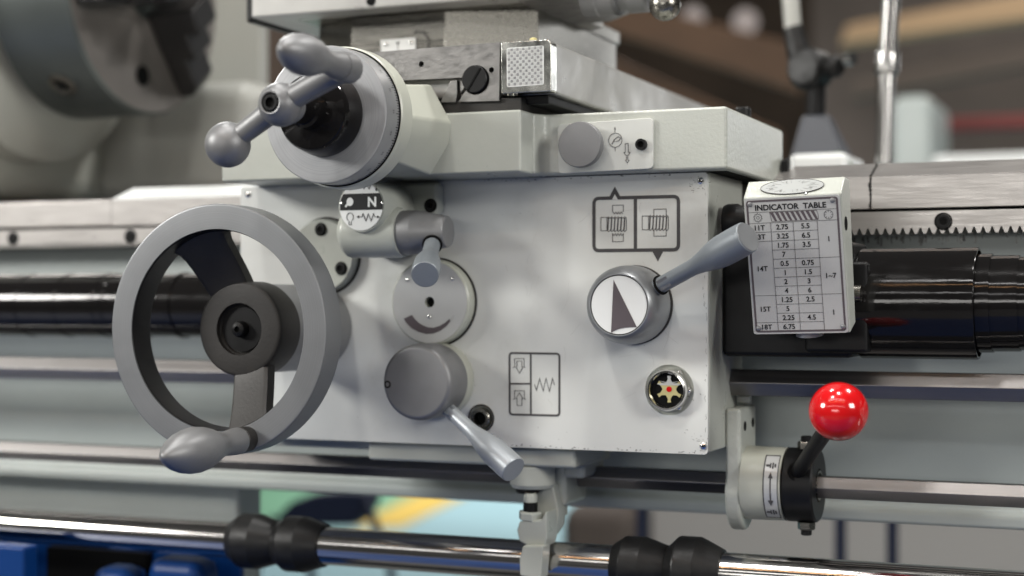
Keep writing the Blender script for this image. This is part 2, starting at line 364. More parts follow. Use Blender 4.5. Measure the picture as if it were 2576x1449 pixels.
def rivet(P, c, r, h, parent, m='chrome', name='rivet'):
    b = MB(); b.lathe([(0, 0), (r, 0), (r, h * .25), (r * .8, h * .75), (r * .4, h), (0, h * 1.02)], P.pt(*c), P.n, 20)
    return b.build(name, m, parent)
def cross_screw(P, c, r, parent):
    b = MB(); b.lathe([(0, 0), (r, 0), (r * .95, r * .35), (r * .6, r * .6), (0, r * .62)], P.pt(*c), P.n, 24)
    o = b.build('panel_screw', 'chrome', parent)
    x = MB(); a = random.random()
    for t in (a, a + math.pi / 2):
        d = P.u * math.cos(t) + P.v * math.sin(t); e = P.n.cross(d)
        x.obox(P.pt(*c, r * .58), d, e, P.n, r * .62, r * .15, r * .08)
    x.build('cross_recess', 'hole', o)
    return o
def socket_screw(P, c, r, h, parent, name='socket_screw', m='black', recess=True):
    b = MB(); b.lathe([(0, 0), (r, 0), (r, h * .9), (r * .93, h), (r * .60, h), (r * .52, h * .4), (0, h * .4)], P.pt(*c), P.n, 28)
    o = b.build(name, m, parent)
    q = MB(); q.lathe([(0, h * .42), (r * .5, h * .42), (r * .5, h * .46), (0, h * .46)], P.pt(*c), P.n, 6)
    q.build('hex_socket', 'hole', o)
    if recess:
        k = MB(); k.lathe([(r * 1.02, 0), (r * 1.22, 0), (r * 1.22, h * .12), (r * 1.02, h * .12), (r * 1.02, 0)], P.pt(*c), P.n, 28)
        k.build('counterbore', 'hole', o)
    return o

XA, YA, ZA = Vector((1, 0, 0)), Vector((0, 1, 0)), Vector((0, 0, 1))
NY = -YA
def XZ(Y): return Plane((0, Y, 0), XA, ZA)
def lever_prof(L, r0=0.0056, r1=0.0106):
    P = [(0, 0), (r0 * .98, 0), (r0, .002)]
    for i in range(19):
        t = i / 18; h = .002 + (L - .002) * t
        if t < .38: r = r0 * (1 + .06 * t)
        elif t < .74:
            k = (t - .38) / .36; k = k * k * (3 - 2 * k); r = r0 * 1.02 + (r1 - r0 * 1.02) * k
        else: r = r1 * (1 + .015 * math.sin((t - .74) / .26 * math.pi))
        P.append((r, h))
    P[-1] = (r1 * .985, L - .0006); P += [(r1 * .93, L), (0, L + .0002)]
    return P

# ================================================================== THE LATHE: bed
YB = 0.13
bed = thing('lathe_bed', 'long lathe bed with bright steel ways above a teal grey painted wall', 'lathe bed', (-0.5, 0.2, -0.18))
zb, ze = Z_(2138, 526, YB), Z_(2138, 446, YB); zt = Z_(2138, 414, YB + .035)
xs = X_(2190, YB)
xgap = X_(281, YB)
b = MB(); b.box(-2.6, xgap - .0002, YB, .34, zb, ze); b.build('front_way', 'way', bed, bevel=.0012)
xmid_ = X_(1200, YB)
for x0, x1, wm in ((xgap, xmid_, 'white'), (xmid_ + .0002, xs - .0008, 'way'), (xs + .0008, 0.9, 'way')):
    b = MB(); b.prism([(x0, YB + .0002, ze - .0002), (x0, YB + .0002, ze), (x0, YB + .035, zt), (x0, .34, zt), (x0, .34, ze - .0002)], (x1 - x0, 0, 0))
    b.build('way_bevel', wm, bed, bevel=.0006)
    b = MB(); b.box(x0, x1, YB, .34, zb, ze - .0003); b.build('front_way', 'way', bed)
b = MB()                                         # ragged oily seam between the two way sections
def ragged(P, pts, mb):
    L = []; R = []
    for i, (a, c) in enumerate(pts):
        L.append((a - random.uniform(.0004, .0020), c)); R.append((a + random.uniform(.0001, .0013), c))
    fill(mb, P, L + R[::-1], .0004)
PW = XZ(YB); ragged(PW, [(xs, zb + (ze - zb) * i / 14) for i in range(15)], b)
PWs = Plane((0, YB, ze), XA, Vector((0, .035, zt - ze))); Lh = math.hypot(.035, zt - ze)
ragged(PWs, [(xs, .001 + (Lh - .002) * i / 10) for i in range(11)], b)
b.build('way_seam', 'casting', bed)
zr0 = Z_(2138, 535, .125); zr1 = Z_(2138, 591, .125); zr2 = zr1 + .0048
b = MB(); b.box(-2.6, .9, .146, .20, zr0 - .004, zb + .0005); b.build('way_groove', 'hole', bed)
pitch = 21.3 / 3130.0
def rack_piece(x0, x1):
    pts = [(x1, zr0), (x0, zr0)]; x = x0
    while x < x1 - pitch:
        pts += [(x, zr1), (x + pitch * .30, zr1), (x + pitch * .58, zr2), (x + pitch * .72, zr2), (x + pitch, zr1)]; x += pitch
    pts += [(x1, zr1)]
    q = []
    for p in pts:
        if not q or (abs(p[0] - q[-1][0]) + abs(p[1] - q[-1][1])) > 1e-6: q.append(p)
    return q
for x0, x1 in ((-1.9, X_(800, .125)), (X_(1600, .125), .8)):
    b = MB(); b.prism([(x, .122, z) for x, z in rack_piece(x0, x1)], (0, .03, 0)); rk = b.build('gear_rack', 'way', bed)
    for px, py in ((33, 600), (328, 595), (2373, 557)):
        if x0 < X_(px, .122) < x1: socket_screw(XZ(.122), (X_(px, .122), Z_(px, py, .122)), .0058, .0012, rk, 'rack_screw')
zbot = -.1802
b = MB(); b.prism([(-2.6, .155, zb - .001), (-2.6, .155, -.165), (-2.6, .148, -.170), (-2.6, .148, zbot), (-2.6, .42, zbot), (-2.6, .42, zb - .001)], (3.5, 0, 0))
b.build('bed_wall', 'bed', bed, bevel=.003)
b = MB(); PWl = XZ(.1549)
for i in range(46):                              # grease runs below the rack
    x = X_(2140, .155) + random.random() * .17; z = zr1 - random.uniform(0, .002); l = random.uniform(.002, .007)
    ribbon(b, PWl, [(x, z), (x + random.uniform(-.0006, .0006), z - l * .5), (x + random.uniform(-.0009, .0009), z - l)], random.uniform(.0006, .0020), .00012)
o = b.build('grease_runs', 'grease', bed); o['kind'] = 'stuff'
b = MB(); b.box(-2.6, X_(600, .17), .17, .215, -1.0, zbot - .0005); b.build('pedestal', 'bed', bed, bevel=.006)
# rear way behind, catching light
b = MB(); b.box(-2.6, .9, .355, .42, zb, zt + .004); b.build('rear_way', 'way', bed, bevel=.002)
# ------------------------------------------------------------------ rods
YR = 0.068
def hexrod(name, label, cat, z, R, x0, x1):
    t = thing(name, label, cat, (x0, YR, z))
    pts = [(x0, YR + R * math.cos(math.radians(60 * k)), z + R * math.sin(math.radians(60 * k))) for k in range(6)]
    b = MB(); b.prism(pts, (x1 - x0, 0, 0)); b.build('bar', 'hexrod', t, bevel=.0006)
    return t
t = hexrod('feed_rod', 'upper hexagonal steel feed rod passing behind the red ball', 'rod', -.0640, .0118, -2.4, .7)
hexrod('control_rod', 'lower hexagonal steel rod running through the black lever collar', 'rod', -.1435, .0096, -2.4, .7)

# bottom round rod with two double-cone collars
YS, ZS, RS = .03, -.2085, .0158
sr = thing('stop_rod', 'thick polished round bar with black double cone collars along bottom', 'rod', (-.5, YS, ZS))
b = MB(); b.lathe([(0, -2.4), (RS, -2.4), (RS, 1.2), (0, 1.2)], (0, YS, ZS), XA, 64); b.build('bar', 'rod', sr)
def cone_collar(pa, pb, r1, r2):
    xa, xb = X_(pa, YS), X_(pb, YS); L = xb - xa
    for k, (h0, h1, rm) in enumerate(((0, .5, r1), (.5, 1, r2))):
        l = L * (h1 - h0); c = MB()
        c.lathe([(RS + .0002, 0), (RS + .0020, 0), (rm * .985, l * .20), (rm, l * .23), (rm, l * .57), (rm * .985, l * .60), (RS + .0022, l * .998), (RS + .0002, l * .998)],
                (xa + L * h0, YS, ZS), XA, 112)
        c.build('cone_collar', 'rubber', sr, ang=14)
cone_collar(590, 818, .0238, .0238); cone_collar(1548, 1820, .0240, .0265)

# lead screw covers
lc = thing('leadscrew_cover', 'oily black screw cover tube left of the apron behind handwheel', 'tube', (-1.2, YR, -.004))
b = MB(); b.lathe([(0, -2.4), (.0295, -2.4), (.0295, X_(300, YR)), (.0288, X_(300, YR) + .001), (.0288, -.725), (0, -.725)], (0, YR, -.004), XA, 64); b.build('tube', 'blackgloss', lc)
for i in range(5):
    x = X_(80 + 95 * i, YR); b = MB(); b.lathe([(.0294, 0), (.0302, .001), (.0302, .004), (.0294, .005)], (x, YR, -.004), XA, 64); b.build('seam_ring', 'blackgloss', lc)
tg = thing('telescopic_cover', 'big glossy black telescopic screw cover right of the indicator box', 'tube', (-.15, YR, -.002))
xg0, xg1 = X_(2147, YR - .03), X_(2452, YR - .03)
b = MB(); b.lathe([(.0300, 0), (.0405, 0), (.0418, .002), (.0418, xg1 - xg0 - .001), (.0412, xg1 - xg0), (.0396, xg1 - xg0), (.0396, .02)], (xg0, YR, -.002), XA, 72)
ot = b.build('outer_sleeve', 'blackgloss', tg)
xx = xg1 - .02
for i, (w, r) in enumerate(((.030, .0368), (.020, .0356), (.018, .0345), (.25, .0335))):
    b = MB(); b.lathe([(.03, 0), (r, 0), (r, w), (r - .0016, w), (.03, w)], (xx, YR, -.002), Vector((1, 0, .012)), 72); b.build('inner_sleeve', 'blackgloss', tg); xx += w - .0005
# black support block at the right of the apron
bk = thing('leadscrew_bracket', 'black support block between apron and indicator box', 'bracket', (-.30, .05, -.045))
x0 = -.3195; x1 = X_(2143, .03)
b = MB(); b.box(x0, x1, .034, .098, Z_(1900, 898, .03), Z_(1900, 610, .03)); b.build('block', 'black', bk, bevel=.004)
b = MB(); b.box(x1 - .035, x1 + .012, .028, .06, Z_(2000, 886, .03), Z_(2000, 660, .03)); b.build('face_plate', 'black', bk, bevel=.003)
b = MB(); b.lathe([(0, 0), (.0125, 0), (.0135, .003), (.0135, .010), (.0095, .018), (0, .0185)], (x0 + .004, .03, Z_(1850, 557, .03)), XA, 40); b.build('bolt_head', 'black', bk)
b = MB(); b.lathe([(0, 0), (.006, 0), (.006, .013), (0, .013)], (X_(2122, .02), .02, Z_(2130, 738, .02)), XA, 28); b.build('pivot_pin', 'steel', bk)

# ================================================================== APRON
xL, xR = un(610, 470, 0)[0], -.3200
zT, zB = .0968, -.1150
ap = thing('lathe_apron', 'grey white apron gearbox with screwed front panel and printed symbols', 'machine housing', ((xL + xR) / 2, .05, zB))
YP = -.003
b = MB(); b.box(xL + .002, xR + .0005, 0.0, .0985, zB + .001, zT); b.build('housing', 'paint', ap, bevel=.0015)
PP = XZ(YP)
cut = MB()
sg = PP.px(1684, 981); cut.lathe([(0, -.02), (.0192, -.02), (.0192, .02), (0, .02)], (sg[0], 0, sg[1]), YA, 48)
pl = PP.px(1211, 1052); cut.lathe([(0, -.02), (.0098, -.02), (.0098, .02), (0, .02)], (pl[0], 0, pl[1]), YA, 40)
b = MB(); pts = rrect(xL, xR, zB, zT - .0005, .003)
b.prism([(x, YP, z) for x, z in pts], (0, .0028, 0)); pan = b.build('front_panel', 'panel', ap, cut=cut)
for px, py in ((1763, 455), (1769, 1122), (624, 489)):
    cross_screw(PP, PP.px(px, py), .0026, pan)
# grime round the right-hand screws: scuffed paint edge
b = MB()
for i in range(26):
    t = random.random(); px = 1776 + random.uniform(-2, 2) - 6 * math.exp(-((t - .42) / .05) ** 2); py = 450 + 680 * t
    a, c = PP.px(px, py); l = random.uniform(.001, .005)
    ribbon(b, PP, [(a, c), (a + random.uniform(-.0008, .0008), c - l * .5), (a + random.uniform(-.0006, .0006), c - l)], .00018, .00006)
for (px, py, n, s) in ((1750, 462, 22, 14), (1755, 1100, 12, 16), (1740, 1000, 8, 16), (1560, 845, 0, 1)):
    for i in range(n):
        a, c = PP.px(px + random.gauss(0, s), py + random.gauss(0, s * .7)); d = random.uniform(0, 3.14); l = random.uniform(.0006, .0028)
        ribbon(b, PP, [(a, c), (a + l * math.cos(d), c + l * math.sin(d) * .5)], random.uniform(.00012, .00035), .00006)
for i in range(90):                      # chipped enamel along the lower and upper edges
    px = random.uniform(1190, 1775); lowr = random.random() < .6
    a, c = PP.px(px, 800); c = (zB + .0006 + abs(random.gauss(0, .0009))) if lowr else (zT - .0012 - abs(random.gauss(0, .0012)))
    l = random.uniform(.0004, .0022); fill(b, PP, [(a, c), (a + l, c + random.uniform(-.0003, .0003)), (a + l * .7, c + random.uniform(.0002, .0007)), (a + l * .2, c + random.uniform(.0002, .0006))], .00006)
o = b.build('paint_scuffs', 'casting', pan); o['kind'] = 'stuff'
b = MB()
for i in range(34):
    px, py = random.uniform(1180, 1770), random.uniform(470, 1120); a, c = PP.px(px, py); d = random.gauss(1.2, .7); l = random.uniform(.003, .016)
    pts = [(a + l * t * math.cos(d) + .0006 * math.sin(5 * t + i), c + l * t * math.sin(d)) for t in (0, .25, .5, .75, 1)]
    ribbon(b, PP, pts, random.uniform(.00008, .00018), .00005)
o = b.build('hairline_scratches', 'scratch', pan); o['kind'] = 'stuff'
# bottom flange and bosses
b = MB(); x0, x1 = X_(925, .004), X_(1447, .004)
b.box(x0, x1, .004, .09, Z_(1180, 1168, .004), zB - .0004); b.build('bottom_flange', 'paint', ap, bevel=.003, seg=3)
b = MB(); b.box(xL + .01, x0 + .004, .03, .098, zB - .010, zB + .002); b.build('lower_rib', 'paint', ap, bevel=.002)
# --- engagement symbol (two cells with pointers)
D1 = lambda x, y: PP.px(1415.25 + x * .2821, 440.3 + y * .2821)
b = MB(); w = .0026
out = quadrr([D1(281, 209), D1(1034, 190), D1(1034, 666), D1(281, 674)], .0042)
ribbon(b, PP, out, w, .00030, True)
ribbon(b, PP, [D1(650, 205), D1(650, 668)], w, .00028)
for tri, inn in (([(418, 195), (467, 103), (514, 190)], [(440, 200), (467, 150), (495, 200)]), ([(800, 678), (850, 770), (898, 678)], None)):
    fill(b, PP, [D1(*q) for q in tri], .00033)
b.build('engage_frame', 'ink', pan)
b = MB(); fill(b, PP, [D1(443, 219), D1(467, 172), D1(494, 219)], .00045); b.build('pointer_notch', 'panel', pan)
b = MB(); lw = .00042
def screw_icon(x0, x1, xb, y0, y1):
    ribbon(b, PP, [D1(x0, y0), D1(x1, y0), D1(x1, y1), D1(x0, y1)], lw, .0003, True)
    n = 6; wd = (xb - x1) / n
    top = []; bot = []
    for i in range(n):
        xa = x1 + wd * i
        fill(b, PP, [D1(xa + wd * .30, y0 + 4), D1(xa + wd * .66, y0 + 4), D1(xa + wd * .42, y1 - 4), D1(xa + wd * .06, y1 - 4)], .0003)
        top += [D1(xa, y0 + 8), D1(xa + wd / 2, y0 - 6)]; bot += [D1(xa, y1 - 8), D1(xa + wd / 2, y1 + 8)]
    top.append(D1(xb, y0 + 6)); bot.append(D1(xb, y1 - 8))
    ribbon(b, PP, top, lw, .00033); ribbon(b, PP, bot, lw, .00033); ribbon(b, PP, [top[-1], bot[-1]], lw, .00031)
screw_icon(343, 397, 570, 378, 497); screw_icon(712, 768, 944, 365, 487)
ribbon(b, PP, [D1(452, 330), D1(447, 322), D1(447, 270), D1(543, 268), D1(543, 322), D1(538, 330)], lw, .0003)
ribbon(b, PP, [D1(452 + 12 * i, 330 + (16 if i % 2 else 0)) for i in range(8)], lw, .00033)
ribbon(b, PP, [D1(447, 520), D1(447, 595), D1(543, 593), D1(543, 520)], lw, .0003)
ribbon(b, PP, [D1(447 + 12 * i, 522 + (18 if i % 2 else 0)) for i in range(9)], lw, .00033)
ribbon(b, PP, [D1(815, 362), D1(815, 305), D1(925, 303), D1(925, 362)], lw, .0003)
ribbon(b, PP, [D1(815, 490), D1(815, 545), D1(925, 543), D1(925, 490)], lw, .0003)
b.build('thread_symbols', 'ink', pan)
# --- feed direction symbol
D2 = lambda x, y: PP.px(880.6 + x * .32557, 786.25 + y * .32557)
b = MB()
ribbon(b, PP, quadrr([D2(1232, 312), D2(1618, 318), D2(1618, 796), D2(1235, 787)], .0028), .0016, .0003, True)
ribbon(b, PP, [D2(1396, 316), D2(1398, 790)], .0014, .00028); ribbon(b, PP, [D2(1236, 550), D2(1396, 550)], .0014, .00026)
b.build('feed_frame', 'ink', pan)
b = MB(); lw = .00040
ribbon(b, PP, [D2(*q) for q in ((1290, 375), (1328, 375), (1328, 420), (1337, 420), (1309, 470), (1283, 420), (1290, 420))], lw, .0003, True)
ribbon(b, PP, [D2(*q) for q in ((1258, 425), (1272, 422), (1272, 355), (1345, 355), (1345, 422), (1358, 425))], lw, .00032)
ribbon(b, PP, [D2(*q) for q in ((1291, 718), (1328, 718), (1328, 665), (1337, 665), (1309, 620), (1283, 665), (1291, 665))], lw, .0003, True)
ribbon(b, PP, [D2(*q) for q in ((1258, 670), (1272, 668), (1272, 604), (1348, 604), (1348, 668), (1358, 670))], lw, .00032)
ribbon(b, PP, [D2(*q) for q in ((1426, 557), (1441, 600), (1465, 510), (1493, 605), (1514, 507), (1541, 610), (1565, 508), (1580, 560))], .00052, .0003)
b.build('feed_symbols', 'ink', pan)
# --- bearing cap with two socket screws
c = XZ(-.012).px(808, 643)
b = MB(); b.lathe([(0, 0), (.0303, 0), (.0303, .0085), (.0288, .0105), (0, .0105)], (c[0], -.0015, c[1]), NY, 64); cap_ = b.build('bearing_cap', 'paint', ap)
b = MB(); b.lathe([(.0296, 0), (.0322, 0), (.0322, .0012), (.0296, .0012)], (c[0], YP + .0003, c[1]), NY, 64); b.build('oily_joint', 'casting', cap_)
for px, py in ((807, 577), (858, 675)): socket_screw(XZ(-.012), XZ(-.012).px(px, py), .0046, .002, cap_)
# --- crescent disc
Yd = -.0155
c = XZ(Yd).px(1081, 760); R = .0342
b = MB(); b.lathe([(.0042, .006), (.0042, .0125), (R - .0014, .0125), (R, .0112), (R, 0), (.0042, 0)], (c[0], YP, c[1]), NY, 80); disc = b.build('graduated_disc', 'cream', ap)
b = MB(); b.lathe([(.0043, .0), (R - .0016, 0), (R - .0016, .0004), (.0043, .0004)], (c[0], Yd - .0001, c[1]), NY, 80); face = b.build('disc_face', 'plate', disc)
b = MB(); b.lathe([(0, 0), (.0044, 0), (.0044, .001), (0, .001)], (c[0], Yd + .006, c[1]), NY, 32); b.build('centre_hole', 'hole', disc)
b = MB(); b.lathe([(R + .0001, 0), (R + .0016, 0), (R + .0016, .0016), (R + .0001, .0016)], (c[0], YP + .0003, c[1]), NY, 80); b.build('oily_joint', 'casting', disc)
PD = XZ(Yd - .0005)
for px, py in ((1026, 704), (1139, 702), (1081, 797)): rivet(PD, PD.px(px, py), .0016, .0012, disc)
D3 = lambda x, y: PD.px(880.6 + x * .32557, 786.25 + y * .32557)
b = MB()
# lower arc and upper arc of the crescent arrow, from the wide end at the left to the tip at the right
lo = [(415, 48), (440, 85), (480, 122), (530, 150), (590, 165), (645, 162), (700, 140), (745, 105), (775, 68), (800, 25)]
up = [(478, 18), (500, 48), (530, 78), (565, 100), (605, 114), (648, 117), (695, 102), (735, 78), (770, 48), (800, 25)]
for i in range(9): fill(b, PD, [D3(*lo[i]), D3(*lo[i + 1]), D3(*up[i + 1]), D3(*up[i])][:(4 if i < 8 else 3)], .0003)
b.build('crescent_mark', 'purple', disc)
# --- recessed hex plug
b = MB(); b.lathe([(0, 0), (.0082, 0), (.0082, .0085), (.0074, .0095), (.0052, .0095), (.0047, .003), (0, .003)], (pl[0], .003, pl[1]), NY, 40); plug = b.build('hex_plug', 'steel', ap)
b = MB(); b.lathe([(0, .0032), (.0049, .0032), (.0049, .0036), (0, .0036)], (pl[0], .003, pl[1]), NY, 6); b.build('hex_socket', 'hole', plug)
b = MB(); b.lathe([(.0099, 0), (.0112, 0), (.0112, .0010), (.0099, .0013)], (pl[0], YP + .0002, pl[1]), NY, 40); b.build('plug_rim', 'casting', plug)
# --- oil sight glass
c = (sg[0], .0025, sg[1])
b = MB(); b.lathe([(0, 0), (.0190, 0), (.0190, .001), (0, .001)], (c[0], .0012, c[2]), NY, 48); sgo = b.build('sight_glass', 'casting', ap)
b = MB(); b.lathe([(.0145, 0), (.0178, 0), (.0178, .0060), (.0168, .0078), (.0150, .0085), (.0145, .0085)], c, NY, 6, up=(.5, 0, .866)); b.build('hex_nut', 'chrome', sgo, bevel=.0008)
b = MB(); b.lathe([(.0126, 0), (.0158, 0), (.0158, .0118), (.0148, .0138), (.0134, .0140), (.0126, .0125)], c, NY, 56); b.build('bezel_ring', 'chrome', sgo)
b = MB(); b.lathe([(0, 0), (.0126, 0), (.0126, .0105), (0, .0105)], c, NY, 48); b.build('dark_cup', 'hole', sgo)
PG = XZ(c[1] - .0107)
cg = PG.px(1684, 979)
def star(mb, ang_list, r_out, r_in, h):
    pts = []
    n = 6
    for k in range(n):
        a0 = math.pi / 2 + 2 * math.pi * k / n; wv = .0014
        d = Vector((math.cos(a0), math.sin(a0))); e = Vector((-d.y, d.x))
        p1 = d * r_out - e * wv; p2 = d * r_out + e * wv
        pts.append((cg[0] + p1.x, cg[1] + p1.y)); pts.append((cg[0] + p2.x, cg[1] + p2.y))
        for j in range(1, 8):                     # concave bite between two arms
            t = j / 8; am = a0 + math.pi / n * 2 * t
            rr = r_out * (1 - (1 - r_in / r_out) * math.sin(math.pi * t) ** .7)
            pts.append((cg[0] + rr * math.cos(am), cg[1] + rr * math.sin(am)))
    return pts
S = star(None, None, .0100, .0054, 0)
zs = cg[1] + .0021
b = MB(); fill(b, PG, [p for p in S if True], .0006); st = b.build('level_star', 'brass', sgo)
b = MB(); tip = [p for p in S if p[1] > zs + .0001]
tip = sorted(tip, key=lambda p: math.atan2(p[1] - zs - .002, p[0] - cg[0])); fill(b, PG, [(cg[0] + (p[0] - cg[0]) * 1.02, p[1]) for p in tip], .00085); b.build('star_tip', 'silver', st)
b = MB(); b.lathe([(0, 0), (.0021, 0), (.0021, .0011), (0, .0012)], PG.pt(*cg), NY, 28); b.build('red_dot', 'red', st)

# ================================================================== selector (label disc, cross knob, short lever)
ss = thing('feed_selector', 'cast selector housing with round N label and short stub lever', 'lever', (X_(950, 0), 0, Z_(950, 585, -.04)))
Ys = -.042; zS = Z_(1000, 585, Ys)
b = MB(); xa, xb = X_(872, Ys), X_(1016, Ys)
b.lathe([(0, 0), (.0160, 0), (.0188, .003), (.0197, .006), (.0197, xb - xa - .003), (.0185, xb - xa), (0, xb - xa)], (xa, Ys, zS), XA, 56); bd = b.build('housing', 'paint', ss)
cb = XZ(-.066).px(909, 519)
b = MB(); b.lathe([(0, 0), (.0215, 0), (.0208, .058), (.0198, .0628), (0, .0630)], (cb[0], YP, cb[1]), NY, 64); b.build('label_boss', 'paint', ss)
b = MB(); b.box(xa + .006, xb - .004, YP, Ys + .004, zS - .017, zS + .018); b.build('web', 'paint', ss, bevel=.004, seg=3)
pf = [PP.px(*q) for q in ((985, 465), (1120, 462), (1121, 520), (1116, 545), (1100, 562), (985, 575))]
b = MB(); b.prism([(x, YP - .0001, z) for x, z in pf], (0, -.014, 0)); fl = b.build('mount_flange', 'paint', ss, bevel=.004, seg=3)
socket_screw(XZ(YP - .0142), XZ(YP - .0142).px(1083, 517), .0046, .0022, fl)
PL = XZ(YP - .0632)
b = MB(); b.lathe([(0, 0), (.0187, 0), (.0187, .0005), (0, .0005)], PL.pt(*cb), NY, 64); lb = b.build('label_disc', 'label', ss)
PL = XZ(YP - .0638)
D4 = lambda x, y: PL.px(597.6 + x * .2257, 427.7 + y * .2257)
cl = PL.px(909, 519)
b = MB(); z0, z1 = D4(1380, 445)[1], D4(1380, 262)[1]; rr = .01865
def chord(z): return math.sqrt(max(0, rr * rr - (z - cl[1]) ** 2))
n = 12; pts = [(cl[0] + chord(z0 + (z1 - z0) * i / n), z0 + (z1 - z0) * i / n) for i in range(n + 1)] + [(cl[0] - chord(z1 - (z1 - z0) * i / n), z1 - (z1 - z0) * i / n) for i in range(n + 1)]
fill(b, PL, pts, .0003); b.build('black_band', 'blackink', lb)
b = MB(); text_into(b, PL, 'N', D4(1502, 355), .0073, bold=.03, lift=.0005)
fill(b, PL, circ(D4(1255, 355), .0029, 28, 1.12), .0005); p, q = D4(1232, 375), D4(1205, 412)
ribbon(b, PL, [p, q], .0016, .00048); b.build('band_symbols', 'label', lb)
b = MB(); lw = .00034
ribbon(b, PL, circ(D4(1255, 525), .0029, 28, 1.12, math.radians(-62), math.radians(242)), lw, .0003)
ribbon(b, PL, [D4(1243, 572), D4(1243, 612), D4(1268, 612), D4(1268, 572)], lw, .00032)
def arrow(tip, back, w):
    t, k = Vector(tip), Vector(back); d = (t - k).normalized(); e = Vector((-d.y, d.x))
    fill(b, PL, [tuple(t), tuple(k + e * w), tuple(k - e * w)], .00034)
ribbon(b, PL, [D4(*q) for q in ((1345, 522), (1388, 522), (1398, 485), (1432, 570), (1458, 488), (1490, 570), (1515, 485), (1530, 522), (1570, 522))], lw, .0003)
arrow(D4(1325, 522), D4(1356, 522), .0011); arrow(D4(1588, 522), D4(1558, 522), .0011)
ribbon(b, PL, [D4(*q) for q in ((1345, 190), (1388, 190), (1398, 140), (1410, 212), (1432, 140), (1466, 212), (1490, 140), (1505, 160))], lw, .0003)
ribbon(b, PL, [D4(1547, 60), D4(1547, 215)], lw, .0003); arrow(D4(1547, 240), D4(1547, 205), .0011); arrow(D4(1547, 40), D4(1547, 75), .0011)
ribbon(b, PL, circ(D4(1255, 175), .0029, 28, 1.12, math.radians(-62), math.radians(242)), lw, .0003)
b.build('label_symbols', 'blackink', lb)
for px, py in ((859.5, 511.7), (963, 511.2)): rivet(PL, PL.px(px, py), .0013, .0010, lb)
# cross knob
xk = X_(1005, Ys)
b = MB(); Lk = X_(1128, Ys) - xk
b.lathe([(0, 0), (.0166, 0), (.0172, .0015), (.0172, Lk * .36), (.0168, Lk * .40), (.0122, Lk - .0008), (.0114, Lk), (0, Lk)], (xk, Ys, zS), XA, 56); kn = b.build('cross_knob', 'aludull', ss)
b = MB(); b.lathe([(.0166, 0), (.0187, 0), (.0187, .0018), (.0166, .0018)], (xk - .0012, Ys, zS), XA, 56); b.build('shadow_gap', 'hole', kn)
p0 = und(1090, 604, depth(un(1090, 600, Ys)) - .004); p1 = und(1069, 691, depth(p0) - .062)
b = MB(); b.lathe(lever_prof((p1 - p0).length, .0062, .0104), p0, p1 - p0, 36); b.build('stub_lever', 'levpaint', ss)
b = MB(); b.lathe([(.0060, 0), (.0078, 0), (.0078, .0015), (.0060, .0018)], p0 + (p1 - p0).normalized() * .0085, p1 - p0, 32); b.build('lever_seat', 'hole', kn)

# ================================================================== feed lever (round knob with fluted lever)
fc = XZ(-.046).px(1047, 962)
fk = thing('feed_lever', 'round grey knob with fluted lever pointing down right beneath the crescent disc', 'lever', (fc[0], 0, fc[1]))
b = MB(); b.lathe([(0, 0), (.0300, 0), (.0300, .010), (.0290, .0115), (0, .0115)], (fc[0], YP, fc[1]), NY, 72); b.build('base_ring', 'cream', fk)
b = MB(); b.lathe([(0, 0), (.0297, 0), (.0299, .002), (.0299, .0262), (.0292, .0292), (.0278, .0312), (.0258, .0320), (0, .0324)], (fc[0], YP - .0117, fc[1]), NY, 72); kb = b.build('knob', 'aludull', fk)
PK = XZ(YP - .0117 - .0318)
socket_screw(XZ(YP - .0117 - .0308), PK.px(975, 967), .0030, .0016, kb, 'set_screw', recess=False)
ps = XZ(-.030).px(1104, 1010)
p0 = Vector((ps[0], -.030, ps[1])); p0 = und(1108, 1012, depth(p0) + .004); p1 = und(1292, 1182, depth(p0) - .058)
b = MB(); b.lathe(lever_prof((p1 - p0).length), p0, p1 - p0, 44); lv = b.build('lever', 'levbright', fk)
def flats(p0, p1, r, parent, m):
    d = (p1 - p0).normalized(); v = (Vector((0, -CAMD, 0)) - p0).normalized(); n = (v - d * v.dot(d)).normalized(); e = d.cross(n)
    b = MB(); b.obox(p0 + d * .012 + n * r * .80, d, e, n, .005, r * .70, r * .16); b.build('wrench_flat', m, parent, bevel=.0003)
flats(p0, p1, .0056, lv, 'levpaint')
b = MB(); b.lathe([(.0058, 0), (.0072, 0), (.0072, .001), (.0058, .0014)], p0 + (p1 - p0).normalized() * .005, p1 - p0, 28); b.build('lever_seat', 'hole', kb)

# ================================================================== half nut lever (white disc with triangle)
Yh = -.041
hc = XZ(Yh).px(1557, 767)
hn = thing('half_nut_lever', 'domed knob with white triangle disc and blue grey lever pointing up right', 'lever', (hc[0], 0, hc[1]))
b = MB(); b.lathe([(0, 0), (.0302, 0), (.0302, .0022), (.0292, .0028), (0, .0028)], (hc[0], YP, hc[1]), NY, 72); b.build('base_washer', 'casting', hn)
b = MB()
b.lathe([(0, 0), (.0292, 0), (.0297, .003), (.0299, .010), (.0296, .018), (.0288, .0245), (.0272, .0300), (.0252, .0338), (.0232, .0356), (.0224, .0356), (.0221, .0340), (0, .0340)],
        (hc[0], YP - .003, hc[1]), NY, 80); hk = b.build('domed_knob', 'alu', hn)
b = MB(); b.lathe([(.0214, 0), (.0222, 0), (.0222, .0002), (.0214, .0002)], (hc[0], YP - .003 - .0341, hc[1]), NY, 64); b.build('disc_gap', 'hole', hk)
b = MB(); b.lathe([(0, 0), (.0216, 0), (.0216, .0008), (0, .0008)], (hc[0], YP - .003 - .0341, hc[1]), NY, 64); wd_ = b.build('white_disc', 'label', hn)
PH = XZ(YP - .003 - .0350)
D5 = lambda x, y: PH.px(1415.25 + x * .2821, 440.3 + y * .2821)
